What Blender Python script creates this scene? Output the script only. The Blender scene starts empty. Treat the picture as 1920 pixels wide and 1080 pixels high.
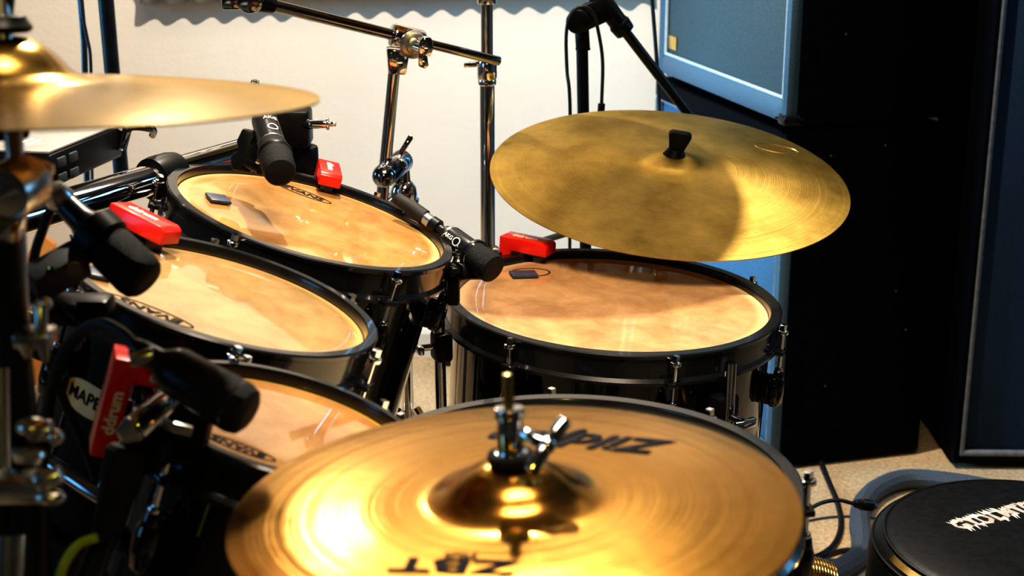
import bpy, bmesh, math, random
from mathutils import Vector, Matrix
random.seed(4)
PI = math.pi
V = Vector
scene = bpy.context.scene
COL = scene.collection

# ------------------------------------------------------------------ camera
F = 2800.0; CH = 1.3; PITCH = math.radians(17)
CAM = V((0, 0, CH)); RT = V((1, 0, 0))
UP = V((0, math.sin(PITCH), math.cos(PITCH))); FW = V((0, math.cos(PITCH), -math.sin(PITCH)))
def ray(px, py): return RT * ((px - 960) / F) - UP * ((py - 540) / F) + FW
def W(px, py, zc): return CAM + ray(px, py) * zc           # measured point of the photo -> place in the room
def G(px, py, z=0.0):
    r = ray(px, py); return CAM + r * ((z - CH) / r.z)
def Y(px, py, y):
    r = ray(px, py); return CAM + r * (y / r.y)
def on_plane(px, py, c, n):
    r = ray(px, py); return CAM + r * ((c - CAM).dot(n) / r.dot(n))

cd = bpy.data.cameras.new('camera'); co = bpy.data.objects.new('camera', cd); COL.objects.link(co)
co.location = CAM; co.rotation_euler = (PI / 2 - PITCH, 0, 0)
cd.sensor_width = 36; cd.lens = 36 * F / 1920; cd.clip_start = .02
cd.dof.use_dof = True; cd.dof.focus_distance = 1.95; cd.dof.aperture_fstop = 8.0
scene.camera = co

# ------------------------------------------------------------------ materials
def newmat(name):
    m = bpy.data.materials.new(name); m.use_nodes = True
    nt = m.node_tree; b = nt.nodes['Principled BSDF']
    return m, nt, b
def setp(b, **k):
    for a, v in k.items():
        a = a.replace('_', ' ')
        if a in b.inputs:
            b.inputs[a].default_value = (*v, 1) if isinstance(v, tuple) and len(v) == 3 else v
def N(nt, t, **k):
    n = nt.nodes.new(t)
    for a, v in k.items(): setattr(n, a, v)
    return n
def ramp(nt, stops):
    r = N(nt, 'ShaderNodeValToRGB'); e = r.color_ramp.elements
    while len(e) < len(stops): e.new(.5)
    for i, (p, c) in enumerate(stops): e[i].position = p; e[i].color = (*c, 1)
    return r
def noise_mat(name, c0, c1, scale=20, rough=.5, metal=0, bump=0, bscale=None, coat=0, detail=4, stops=(.35, .65), bdist=.002, spec=.5):
    m, nt, b = newmat(name); L = nt.links
    tc = N(nt, 'ShaderNodeTexCoord'); n = N(nt, 'ShaderNodeTexNoise')
    n.inputs['Scale'].default_value = scale; n.inputs['Detail'].default_value = detail
    L.new(tc.outputs['Object'], n.inputs['Vector'])
    r = ramp(nt, [(stops[0], c0), (stops[1], c1)]); L.new(n.outputs['Fac'], r.inputs['Fac'])
    L.new(r.outputs['Color'], b.inputs['Base Color'])
    setp(b, Roughness=rough, Metallic=metal, Coat_Weight=coat, Coat_Roughness=.04, Specular_IOR_Level=spec)
    if bump:
        n2 = N(nt, 'ShaderNodeTexNoise'); n2.inputs['Scale'].default_value = bscale or scale
        n2.inputs['Detail'].default_value = 3; L.new(tc.outputs['Object'], n2.inputs['Vector'])
        bp = N(nt, 'ShaderNodeBump'); bp.inputs['Strength'].default_value = bump; bp.inputs['Distance'].default_value = bdist
        L.new(n2.outputs['Fac'], bp.inputs['Height']); L.new(bp.outputs['Normal'], b.inputs['Normal'])
    return m
M = {}
M['chrome'] = noise_mat('chrome', (.78, .79, .82), (.86, .86, .88), 30, .07, 1.0)
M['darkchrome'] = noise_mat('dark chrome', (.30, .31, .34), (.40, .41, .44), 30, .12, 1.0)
M['steel'] = noise_mat('brushed steel', (.50, .48, .45), (.62, .60, .56), 60, .28, 1.0)
M['brass'] = noise_mat('brass', (.75, .52, .18), (.85, .62, .26), 60, .22, 1.0)
M['black'] = noise_mat('black plastic', (.004, .0045, .006), (.008, .009, .011), 40, .38, spec=.25)
M['blackmetal'] = noise_mat('black painted metal', (.006, .0075, .010), (.011, .013, .017), 40, .30, spec=.35)
M['hoop'] = noise_mat('black hoop enamel', (.006, .007, .009), (.012, .013, .015), 20, .22, coat=.4)
M['lacquer'] = noise_mat('black gloss lacquer', (.0025, .0025, .003), (.004, .004, .005), 8, .08, coat=1.0)
M['wood'] = noise_mat('maple ply', (.50, .30, .12), (.66, .43, .20), 30, .5)
M['rubber'] = noise_mat('black rubber', (.008, .008, .009), (.015, .015, .016), 60, .7)
M['red'] = noise_mat('red moulded plastic', (.70, .018, .012), (.78, .026, .016), 30, .30, coat=.3)
M['white'] = noise_mat('white print', (.80, .76, .72), (.88, .84, .80), 60, .6)
M['ink'] = noise_mat('dark ink print', (.010, .011, .016), (.018, .018, .024), 60, .7, spec=.1)
M['inkblue'] = noise_mat('blue black ink print', (.008, .013, .026), (.016, .022, .036), 60, .7, spec=.1)
M['felt'] = noise_mat('black felt', (.008, .008, .009), (.02, .02, .02), 200, .95)
M['gel'] = noise_mat('blue grey gel pad', (.035, .045, .075), (.055, .07, .11), 80, .4)
M['cable'] = noise_mat('black cable jacket', (.009, .011, .015), (.017, .02, .026), 80, .42)
M['loom'] = noise_mat('grey blue cable loom', (.045, .065, .095), (.07, .095, .13), 300, .7, bump=.3, bscale=400)
M['yellow'] = noise_mat('yellow green tape', (.45, .50, .03), (.55, .60, .05), 60, .4)
M['tolex'] = noise_mat('black tolex', (.0022, .0026, .0036), (.005, .0056, .0075), 300, .65, bump=.5, bscale=500, bdist=.001, spec=.05)
M['tolexbluelit'] = noise_mat('blue lit black tolex', (.055, .10, .135), (.08, .135, .175), 300, .55, bump=.5, bscale=500, bdist=.001)  # black tolex with the blue light on the frames painted into its colour
M['cloth'] = noise_mat('slate grille cloth', (.05, .07, .073), (.072, .096, .10), 260, .8, bump=.4, bscale=700, bdist=.001)
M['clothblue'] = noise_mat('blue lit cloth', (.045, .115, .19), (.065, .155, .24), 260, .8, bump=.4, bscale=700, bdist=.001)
M['clothnavy'] = noise_mat('navy grille cloth', (.005, .022, .055), (.008, .032, .075), 260, .8, bump=.4, bscale=700, bdist=.001)
M['piping'] = noise_mat('pale piping', (.34, .38, .39), (.42, .46, .47), 60, .4)
M['greypiping'] = noise_mat('grey piping', (.13, .14, .155), (.20, .21, .225), 60, .5)
M['badge'] = noise_mat('cream badge enamel', (.62, .50, .28), (.72, .60, .36), 40, .35)
M['vinyl'] = noise_mat('black vinyl', (.004, .005, .007), (.008, .010, .013), 120, .45, bump=.15, bscale=250, bdist=.001, spec=.25)
M['foam'] = noise_mat('grey acoustic foam', (.085, .075, .07), (.13, .115, .105), 90, .95, bump=.3, bscale=200)
M['board'] = noise_mat('orange wooden board', (.55, .23, .055), (.66, .30, .09), 14, .55)
M['greytop'] = noise_mat('grey module top', (.26, .26, .25), (.33, .32, .31), 50, .45)
M['key'] = noise_mat('rubber key', (.022, .028, .034), (.032, .038, .045), 60, .6)
M['mesh'] = noise_mat('black mesh grille', (.003, .0035, .0045), (.010, .011, .013), 700, .5, bump=.9, bscale=900, bdist=.002, spec=.25)
M['blue'] = noise_mat('blue anodised metal', (.02, .16, .42), (.03, .2, .5), 60, .25, .8)

def wall_mat():
    m, nt, b = newmat('painted plaster wall'); L = nt.links
    tc = N(nt, 'ShaderNodeTexCoord')
    n = N(nt, 'ShaderNodeTexNoise'); n.inputs['Scale'].default_value = 3; n.inputs['Detail'].default_value = 6
    L.new(tc.outputs['Object'], n.inputs['Vector'])
    r = ramp(nt, [(.3, (.77, .71, .635)), (.7, (.82, .765, .69))]); L.new(n.outputs['Fac'], r.inputs['Fac'])
    L.new(r.outputs['Color'], b.inputs['Base Color'])
    n2 = N(nt, 'ShaderNodeTexNoise'); n2.inputs['Scale'].default_value = 90; n2.inputs['Detail'].default_value = 5
    L.new(tc.outputs['Object'], n2.inputs['Vector'])
    bp = N(nt, 'ShaderNodeBump'); bp.inputs['Strength'].default_value = .25; bp.inputs['Distance'].default_value = .003
    L.new(n2.outputs['Fac'], bp.inputs['Height']); L.new(bp.outputs['Normal'], b.inputs['Normal'])
    setp(b, Roughness=.8)
    return m
M['wall'] = wall_mat()
M['walldark'] = noise_mat('slate wall', (.07, .085, .10), (.10, .12, .14), 4, .85)
M['ceil'] = noise_mat('grey ceiling', (.17, .165, .165), (.22, .21, .21), 4, .9)
M['skirt'] = noise_mat('white gloss skirting', (.72, .70, .66), (.78, .76, .72), 6, .4)
def carpet_mat():
    m, nt, b = newmat('sand carpet'); L = nt.links
    tc = N(nt, 'ShaderNodeTexCoord')
    n = N(nt, 'ShaderNodeTexNoise'); n.inputs['Scale'].default_value = 120; n.inputs['Detail'].default_value = 6
    n3 = N(nt, 'ShaderNodeTexNoise'); n3.inputs['Scale'].default_value = 6; n3.inputs['Detail'].default_value = 3
    L.new(tc.outputs['Object'], n.inputs['Vector']); L.new(tc.outputs['Object'], n3.inputs['Vector'])
    r = ramp(nt, [(.3, (.40, .29, .17)), (.7, (.62, .49, .33))]); L.new(n.outputs['Fac'], r.inputs['Fac'])
    r3 = ramp(nt, [(.35, (.8, .8, .8)), (.65, (1, 1, 1))]); L.new(n3.outputs['Fac'], r3.inputs['Fac'])
    mx = N(nt, 'ShaderNodeMix', data_type='RGBA', blend_type='MULTIPLY'); mx.inputs['Factor'].default_value = 1
    L.new(r.outputs['Color'], mx.inputs[6]); L.new(r3.outputs['Color'], mx.inputs[7])
    L.new(mx.outputs[2], b.inputs['Base Color'])
    bp = N(nt, 'ShaderNodeBump'); bp.inputs['Strength'].default_value = .6; bp.inputs['Distance'].default_value = .004
    L.new(n.outputs['Fac'], bp.inputs['Height']); L.new(bp.outputs['Normal'], b.inputs['Normal'])
    setp(b, Roughness=.95)
    return m
M['carpet'] = carpet_mat()

def head_mat(name, R, c0, c1, rim, coat=.75):
    """amber film over pale shell: mottled, paler towards the bearing edge"""
    m, nt, b = newmat(name); L = nt.links
    tc = N(nt, 'ShaderNodeTexCoord')
    n = N(nt, 'ShaderNodeTexNoise'); n.inputs['Scale'].default_value = 16; n.inputs['Detail'].default_value = 8; n.inputs['Roughness'].default_value = .68; n.inputs['Distortion'].default_value = .4
    L.new(tc.outputs['Object'], n.inputs['Vector'])
    r = ramp(nt, [(.36, tuple(q * .92 for q in c0)), (.62, c1)]); L.new(n.outputs['Fac'], r.inputs['Fac'])
    ln = N(nt, 'ShaderNodeVectorMath', operation='LENGTH'); L.new(tc.outputs['Object'], ln.inputs[0])
    dv = N(nt, 'ShaderNodeMath', operation='DIVIDE'); dv.inputs[1].default_value = R; L.new(ln.outputs['Value'], dv.inputs[0])
    r2 = ramp(nt, [(.90, (0, 0, 0)), (.965, (1, 1, 1))]); L.new(dv.outputs[0], r2.inputs['Fac'])
    mx = N(nt, 'ShaderNodeMix', data_type='RGBA'); L.new(r2.outputs['Color'], mx.inputs['Factor'])
    L.new(r.outputs['Color'], mx.inputs[6]); mx.inputs[7].default_value = (*rim, 1)
    L.new(mx.outputs[2], b.inputs['Base Color'])
    setp(b, Roughness=.45, Coat_Weight=coat, Coat_Roughness=.03, Coat_IOR=1.5, Specular_IOR_Level=.2)
    return m

def cymbal_mat(name, c0, c1, rough=.3, aniso=.6, ringscale=220, ringbump=.25, hammer=.3, hscale=30, wave=0.0):
    m, nt, b = newmat(name); L = nt.links
    tc = N(nt, 'ShaderNodeTexCoord')
    ln = N(nt, 'ShaderNodeVectorMath', operation='LENGTH')
    xy = N(nt, 'ShaderNodeVectorMath', operation='MULTIPLY'); xy.inputs[1].default_value = (1, 1, 0)
    L.new(tc.outputs['Object'], xy.inputs[0]); L.new(xy.outputs['Vector'], ln.inputs[0])
    # lathe rings: 1-D noise along radius
    cmb = N(nt, 'ShaderNodeCombineXYZ'); L.new(ln.outputs['Value'], cmb.inputs['X'])
    rn = N(nt, 'ShaderNodeTexNoise'); rn.inputs['Scale'].default_value = ringscale; rn.inputs['Detail'].default_value = 4
    L.new(cmb.outputs[0], rn.inputs['Vector'])
    n = N(nt, 'ShaderNodeTexNoise'); n.inputs['Scale'].default_value = 9; n.inputs['Detail'].default_value = 8; n.inputs['Roughness'].default_value = .65
    L.new(tc.outputs['Object'], n.inputs['Vector'])
    ad = N(nt, 'ShaderNodeMix', data_type='FLOAT'); ad.inputs['Factor'].default_value = .35
    L.new(n.outputs['Fac'], ad.inputs[2]); L.new(rn.outputs['Fac'], ad.inputs[3])
    r = ramp(nt, [(.35, c0), (.65, c1)]); L.new(ad.outputs[0], r.inputs['Fac'])
    L.new(r.outputs['Color'], b.inputs['Base Color'])
    h = N(nt, 'ShaderNodeTexNoise'); h.inputs['Scale'].default_value = hscale; h.inputs['Detail'].default_value = 2
    L.new(tc.outputs['Object'], h.inputs['Vector'])
    bp = N(nt, 'ShaderNodeBump'); bp.inputs['Strength'].default_value = hammer; bp.inputs['Distance'].default_value = .004
    L.new(h.outputs['Fac'], bp.inputs['Height'])
    bp2 = N(nt, 'ShaderNodeBump'); bp2.inputs['Strength'].default_value = ringbump; bp2.inputs['Distance'].default_value = .0008
    L.new(rn.outputs['Fac'], bp2.inputs['Height']); L.new(bp.outputs['Normal'], bp2.inputs['Normal'])
    last = bp2
    if wave:
        wn = N(nt, 'ShaderNodeTexNoise'); wn.inputs['Scale'].default_value = 60; wn.inputs['Detail'].default_value = 1
        L.new(cmb.outputs[0], wn.inputs['Vector'])
        bp3 = N(nt, 'ShaderNodeBump'); bp3.inputs['Strength'].default_value = wave; bp3.inputs['Distance'].default_value = .003
        L.new(wn.outputs['Fac'], bp3.inputs['Height']); L.new(bp2.outputs['Normal'], bp3.inputs['Normal']); last = bp3
    L.new(last.outputs['Normal'], b.inputs['Normal'])
    tg = N(nt, 'ShaderNodeTangent', direction_type='RADIAL', axis='Z'); L.new(tg.outputs['Tangent'], b.inputs['Tangent'])
    setp(b, Metallic=1.0, Roughness=rough, Anisotropic=aniso)
    return m

# ------------------------------------------------------------------ mesh builder
def frame(c, z, x=(1, 0, 0)):
    z = V(z).normalized(); x = V(x); x = (x - z * x.dot(z))
    if x.length < 1e-4: x = V((0, 1, 0)) - z * z.y
    x.normalize(); y = z.cross(x)
    m = Matrix((x, y, z)).transposed().to_4x4(); m.translation = V(c); return m
def axis_frame(p0, p1, x=None):
    d = V(p1) - V(p0)
    return frame(p0, d, x if x is not None else ((1, 0, 0) if abs(d.normalized().x) < .9 else (0, 1, 0)))
WORLD = {}
class MB:
    def __init__(s): s.v = []; s.f = []
    def add(s, vs, fs, m=None):
        o = len(s.v)
        s.v += [(m @ V(p)) if m is not None else V(p) for p in vs]; s.f += [tuple(i + o for i in f) for f in fs]; return s
    def lathe(s, prof, m=None, seg=48, cap=True, a0=0, a1=2 * PI):
        full = abs(a1 - a0 - 2 * PI) < 1e-6; n = seg if full else seg + 1
        vs = []; fs = []
        for (r, z) in prof:
            for i in range(n):
                a = a0 + (a1 - a0) * i / seg; vs.append((r * math.cos(a), r * math.sin(a), z))
        for k in range(len(prof) - 1):
            for i in range(seg):
                j = (i + 1) % n
                fs.append((k * n + i, k * n + j, (k + 1) * n + j, (k + 1) * n + i))
        if cap and full:
            if prof[0][0] > 1e-5: fs.append(tuple(range(n - 1, -1, -1)))
            if prof[-1][0] > 1e-5: fs.append(tuple((len(prof) - 1) * n + i for i in range(n)))
        return s.add(vs, fs, m)
    def ring(s, prof, m=None, seg=96):      # closed profile
        n = seg; k = len(prof); vs = []; fs = []
        for (r, z) in prof:
            for i in range(n):
                a = 2 * PI * i / n; vs.append((r * math.cos(a), r * math.sin(a), z))
        for q in range(k):
            q2 = (q + 1) % k
            for i in range(n):
                j = (i + 1) % n; fs.append((q * n + i, q * n + j, q2 * n + j, q2 * n + i))
        return s.add(vs, fs, m)
    def cyl(s, p0, p1, r0, r1=None, seg=20, bev=0.0):
        r1 = r0 if r1 is None else r1; L = (V(p1) - V(p0)).length; m = axis_frame(p0, p1)
        b = min(bev, L * .4, r0 * .8, r1 * .8)
        pr = [(r0, 0), (r1, L)] if b <= 0 else [(r0 - b, 0), (r0 - b * .3, b * .3), (r0, b), (r1, L - b), (r1 - b * .3, L - b * .3), (r1 - b, L)]
        return s.lathe(pr, m, seg)
    def prof(s, p0, p1, pr, seg=24):        # pr: (fraction of length, radius)
        L = (V(p1) - V(p0)).length
        return s.lathe([(r, t * L) for t, r in pr], axis_frame(p0, p1), seg)
    def sph(s, c, r, m=None, seg=20, sc=(1, 1, 1)):
        n = seg // 2; pr = [(max(1e-6, r * math.sin(PI * i / n)), -r * math.cos(PI * i / n)) for i in range(n + 1)]
        mm = (m if m is not None else Matrix.Translation(V(c))) @ Matrix.Diagonal((*sc, 1))
        return s.lathe(pr, mm, seg, cap=False)
    def box(s, m, sx, sy, sz, bev=.0):
        bm = bmesh.new(); bmesh.ops.create_cube(bm, size=1)
        for v in bm.verts: v.co = V((v.co.x * sx, v.co.y * sy, v.co.z * sz))
        if bev > 0: bmesh.ops.bevel(bm, geom=list(bm.edges), offset=bev, segments=2, affect='EDGES', profile=.5)
        bm.verts.index_update()
        s.add([v.co.copy() for v in bm.verts], [[v.index for v in f.verts] for f in bm.faces], m); bm.free(); return s
    def prism(s, poly, h, m=None, bev=.0):  # poly in local XY, extruded +-h/2 along Z
        bm = bmesh.new()
        a = [bm.verts.new((x, y, -h / 2)) for x, y in poly]; b = [bm.verts.new((x, y, h / 2)) for x, y in poly]
        n = len(poly); bm.faces.new(a[::-1]); bm.faces.new(b)
        for i in range(n): bm.faces.new((a[i], a[(i + 1) % n], b[(i + 1) % n], b[i]))
        bmesh.ops.recalc_face_normals(bm, faces=list(bm.faces))
        if bev > 0: bmesh.ops.bevel(bm, geom=list(bm.edges), offset=bev, segments=2, affect='EDGES', profile=.5)
        bm.verts.index_update()
        s.add([v.co.copy() for v in bm.verts], [[v.index for v in f.verts] for f in bm.faces], m); bm.free(); return s
    def tube(s, pts, r, seg=10, smooth=8, closed=False):
        P = [V(p) for p in pts]
        if smooth > 1 and len(P) > 2:
            Q = []; n = len(P); rng = n if closed else n - 1
            for i in range(rng):
                p1, p2 = P[i], P[(i + 1) % n]
                p0 = P[i - 1] if (i > 0 or closed) else p1 * 2 - p2
                p3 = P[(i + 2) % n] if (i + 2 < n or closed) else p2 * 2 - p1
                for k in range(smooth):
                    t = k / smooth
                    Q.append(.5 * ((2 * p1) + (p2 - p0) * t + (2 * p0 - 5 * p1 + 4 * p2 - p3) * t * t + (3 * p1 - p0 - 3 * p2 + p3) * t ** 3))
            if not closed: Q.append(P[-1])
            P = Q
        n = len(P); tan = []
        for i in range(n):
            a = P[i - 1] if (i > 0 or closed) else P[i]; b = P[(i + 1) % n] if (i < n - 1 or closed) else P[i]
            tan.append((b - a).normalized())
        nrm = V((0, 0, 1)) if abs(tan[0].z) < .9 else V((1, 0, 0))
        vs = []; fs = []
        for i in range(n):
            nrm = nrm - tan[i] * nrm.dot(tan[i])
            nrm = nrm.normalized() if nrm.length > 1e-6 else tan[i].orthogonal().normalized()
            bn = tan[i].cross(nrm); rr = r[min(i, len(r) - 1)] if isinstance(r, (list, tuple)) else r
            for k in range(seg):
                a = 2 * PI * k / seg; vs.append(P[i] + (nrm * math.cos(a) + bn * math.sin(a)) * rr)
        for i in range(n if closed else n - 1):
            i2 = (i + 1) % n
            for k in range(seg):
                k2 = (k + 1) % seg; fs.append((i * seg + k, i * seg + k2, i2 * seg + k2, i2 * seg + k))
        if not closed: fs.append(tuple(range(seg - 1, -1, -1))); fs.append(tuple((n - 1) * seg + k for k in range(seg)))
        return s.add(vs, fs)
    def text(s, body, size, m=None, ext=.0003, shear=0, bold=0, fn=None, sx=1, space=1):
        cu = bpy.data.curves.new('t', 'FONT'); cu.body = body; cu.size = size; cu.extrude = ext; cu.align_x = 'CENTER'; cu.align_y = 'CENTER'
        cu.shear = shear; cu.offset = bold * size; cu.resolution_u = 3; cu.space_character = space
        o = bpy.data.objects.new('t', cu); me = bpy.data.meshes.new_from_object(o)
        vs = [V((v.co.x * sx, v.co.y, v.co.z)) for v in me.vertices]
        if fn: vs = [fn(v) for v in vs]
        s.add(vs, [tuple(p.vertices) for p in me.polygons], m)
        bpy.data.objects.remove(o); bpy.data.curves.remove(cu); bpy.data.meshes.remove(me); return s
    def build(s, name, mat, parent=None, m=None, ang=35, flat=False):
        me = bpy.data.meshes.new(name)
        if m is None:
            if parent is not None: m = Matrix.Translation(WORLD[parent.name].translation)
            else:
                lo = [min(v[i] for v in s.v) for i in range(3)]; hi = [max(v[i] for v in s.v) for i in range(3)]
                m = Matrix.Translation(((lo[0] + hi[0]) / 2, (lo[1] + hi[1]) / 2, lo[2]))
        inv = m.inverted()
        me.from_pydata([inv @ v for v in s.v], [], s.f); me.validate()
        bm = bmesh.new(); bm.from_mesh(me); bmesh.ops.recalc_face_normals(bm, faces=list(bm.faces)); bm.to_mesh(me); bm.free()
        if not flat:
            me.polygons.foreach_set('use_smooth', [True] * len(me.polygons)); me.set_sharp_from_angle(angle=math.radians(ang))
        o = bpy.data.objects.new(name, me); COL.objects.link(o); me.materials.append(mat if not isinstance(mat, str) else M[mat])
        WORLD[o.name] = m.copy()
        if parent is not None: o.parent = parent; o.matrix_basis = WORLD[parent.name].inverted() @ m
        else: o.matrix_basis = m
        return o
def tag(o, label=None, cat=None, group=None, kind=None):
    if label: o['label'] = label
    if cat: o['category'] = cat
    if group: o['group'] = group
    if kind: o['kind'] = kind
    return o
def thing(name, label, cat, loc, group=None):
    o = bpy.data.objects.new(name, None); COL.objects.link(o); o.location = V(loc); o.empty_display_size = .05
    WORLD[o.name] = Matrix.Translation(V(loc)); return tag(o, label, cat, group)

# ------------------------------------------------------------------ room
WY = 3.66
def slab(name, x0, x1, y0, y1, z0, z1, mat):
    b = MB().box(Matrix.Translation(((x0 + x1) / 2, (y0 + y1) / 2, (z0 + z1) / 2)), x1 - x0, y1 - y0, z1 - z0)
    return tag(b.build(name, mat, flat=True), kind='structure')
slab('floor', -2.8, 2.8, -2.2, WY + .1, -.1, 0, 'carpet')
slab('ceiling', -2.8, 2.8, -2.2, WY + .1, 2.6, 2.7, 'ceil')
slab('wall_back', -2.8, 2.8, WY, WY + .1, 0, 2.6, 'wall')
slab('wall_left', -2.8, -2.7, -2.2, WY, 0, 2.6, 'walldark')
slab('wall_right', 2.7, 2.8, -2.2, WY, 0, 2.6, 'walldark')
slab('wall_front', -2.7, 2.7, -2.2, -2.1, 0, 2.6, 'walldark')
bb = MB().prism([(0, 0), (-.016, 0), (-.016, .062), (-.010, .074), (0, .078)], 5.4, Matrix(((0, 0, 1, 0), (1, 0, 0, WY), (0, 1, 0, 0), (0, 0, 0, 1))))
tag(bb.build('baseboard_back', 'skirt', flat=True), kind='structure')

# acoustic foam (egg-crate) on the upper back wall
fx0, fx1, fz = -.90, .345, .903
nx, nz = 150, 60; vs = []; fs = []
for j in range(nz + 1):
    for i in range(nx + 1):
        x = fx0 + (fx1 - fx0) * i / nx; zz = .56 * j / nz
        d = .033 + .006 * math.sin(i / nx * (fx1 - fx0) / .034 * PI * 1.0) * math.cos(zz / .034 * PI)
        if i in (0, nx) or j == nz: d = 0
        z = fz + zz + (x - fx0) * .032
        vs.append((x, WY - d - .001, z))
for j in range(nz):
    for i in range(nx):
        a = j * (nx + 1) + i; fs.append((a, a + 1, a + nx + 2, a + nx + 1))
o = len(vs)
for i in range(nx + 1):
    x = fx0 + (fx1 - fx0) * i / nx; vs.append((x, WY - .001, fz + (x - fx0) * .032))
for i in range(nx): fs.append((i, i + 1, o + i + 1, o + i))
mb = MB(); mb.add(vs, fs)
tag(mb.build('acoustic_foam_panel', 'foam', ang=60), 'grey egg-crate acoustic foam panel fixed to the white wall along the top of the photo', 'acoustic foam')

# ------------------------------------------------------------------ drums
def drum(name, label, cat, c, n, R, depth, mat_head_, nlug, phi0, bottom=True, hoopmat='hoop', lug_long=.05, xref=(1, 0, 0), skip=()):
    c = V(c); m = frame(c, n, xref); nz = V(n).normalized()
    root = thing(name, label, cat, c - nz * depth)
    ro = R * 1.055 + .001; rs = R * 1.012
    # shell with wooden inside
    sh = MB().ring([(rs, -.004), (rs, -depth), (rs - .008, -depth), (rs - .008, -.006), (rs - .003, -.003)], m, 96)
    shell = sh.build('shell', 'lacquer', root, m)
    hd = MB().lathe([(1e-6, 0), (R * .3, 0), (R * .6, 0), (R * .85, 0), (R * .93, 0), (R * .985, -.0015), (R * 1.0, -.006)], m, 96, cap=False)
    head = hd.build('drum_head', mat_head_, root, m)
    def hoop(z0, flip):
        s = -1 if flip else 1
        pr = [(R * .992, z0 - s * .004), (R * .992, z0 + s * .007), (R * 1.0, z0 + s * .0095), (ro, z0 + s * .0095), (ro + .002, z0 + s * .008),
              (ro + .0015, z0 + s * .004), (ro - .001, z0 + s * .002), (ro - .001, z0 - s * .022), (ro + .004, z0 - s * .026), (ro + .004, z0 - s * .030), (ro - .003, z0 - s * .030), (ro - .003, z0 - s * .004)]
        return MB().ring(pr, m, 128)
    hoop(0, False).build('hoop', hoopmat, root, m)
    if bottom: hoop(-depth, True).build('hoop', hoopmat, root, m)
    for k in range(nlug):
        if k in skip: continue
        a = phi0 + 2 * PI * k / nlug
        e = V((math.cos(a), math.sin(a), 0))
        def L(r, z): return m @ (e * r + V((0, 0, z)))
        rr = ro + .010
        rod = MB()
        rod.cyl(L(rr, .012), L(rr, .004), .0042, seg=4); rod.cyl(L(rr, .004), L(rr, -.001), .0075, .0075, 16, .001)
        rod.cyl(L(rr, -.001), L(rr, -.055), .0028, seg=10)
        rod.build('tension_rod', 'chrome', root)
        ear = MB().box(frame(L(ro + .006, -.026), nz, m.to_3x3() @ e), .020, .020, .006, .0015); ear.build('hoop_ear', hoopmat, root)
        z0 = -.052; z1 = z0 - lug_long; rm = rr
        lg = MB()
        lg.cyl(L(rm, z0), L(rm, z0 - .016), .0065, .0085, 16, .0015)
        lg.prof(L(rm - .001, z0 - .010), L(rm - .003, z1), [(0, .0085), (.12, .0105), (.5, .0115), (.85, .0105), (1, .006)], 20)
        lg.box(frame(L((rs + rm) / 2, (z0 + z1) / 2 - .003), nz, m.to_3x3() @ e), rm - rs, .016, lug_long * .8, .003)
        lug = lg.build('lug', 'lacquer', root)
        MB().cyl(L(rm, z0 + .004), L(rm, z0 - .002), .0055, .0055, 14, .001).build('swivel_nut', 'chrome', lug)
    return root, shell, head, m, ro, rs
def phi(m, px, py):
    p = m.inverted() @ on_plane(px, py, m.translation, m.to_3x3() @ V((0, 0, 1))); return math.atan2(p.y, p.x)
def oval_logo(head, m, px, py, w, h, ang, body, up=1, mat='ink', ring=True, fill=None):
    p = m.inverted() @ on_plane(px, py, m.translation, m.to_3x3() @ V((0, 0, 1)))
    mm = m @ Matrix.Translation((p.x, p.y, .0004)) @ Matrix.Rotation(ang, 4, 'Z')
    mb = MB()
    if ring:
        t = .0022; n = 48; vs = []; fs = []
        for i in range(n):
            a = 2 * PI * i / n
            vs += [(w / 2 * math.cos(a), h / 2 * math.sin(a), 0), ((w / 2 - t) * math.cos(a), (h / 2 - t) * math.sin(a), 0)]
        for i in range(n):
            j = (i + 1) % n; fs.append((2 * i, 2 * j, 2 * j + 1, 2 * i + 1))
        mb.add(vs, fs, mm)
    if body: mb.text(body, h * .66, mm @ Matrix.Diagonal((1.0, 1, 1, 1)), .0001, bold=.03, sx=w * .74 / (len(body) * h * .66 * .62))
    return mb.build('logo', mat, head, m, flat=True)

hm_far = head_mat('amber head far', .165, (.31, .155, .045), (.44, .245, .08), (.62, .44, .20))
hm_mid = head_mat('amber head mid', .1425, (.27, .165, .06), (.37, .24, .095), (.60, .40, .15))
hm_near = head_mat('amber head near', .1065, (.33, .15, .04), (.46, .24, .07), (.66, .46, .09))
hm_floor = head_mat('amber head floor', .213, (.40, .215, .095), (.56, .33, .16), (.72, .52, .30))
hm_snare = head_mat('cream head', .1925, (.70, .58, .38), (.76, .64, .44), (.84, .76, .58))

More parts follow.
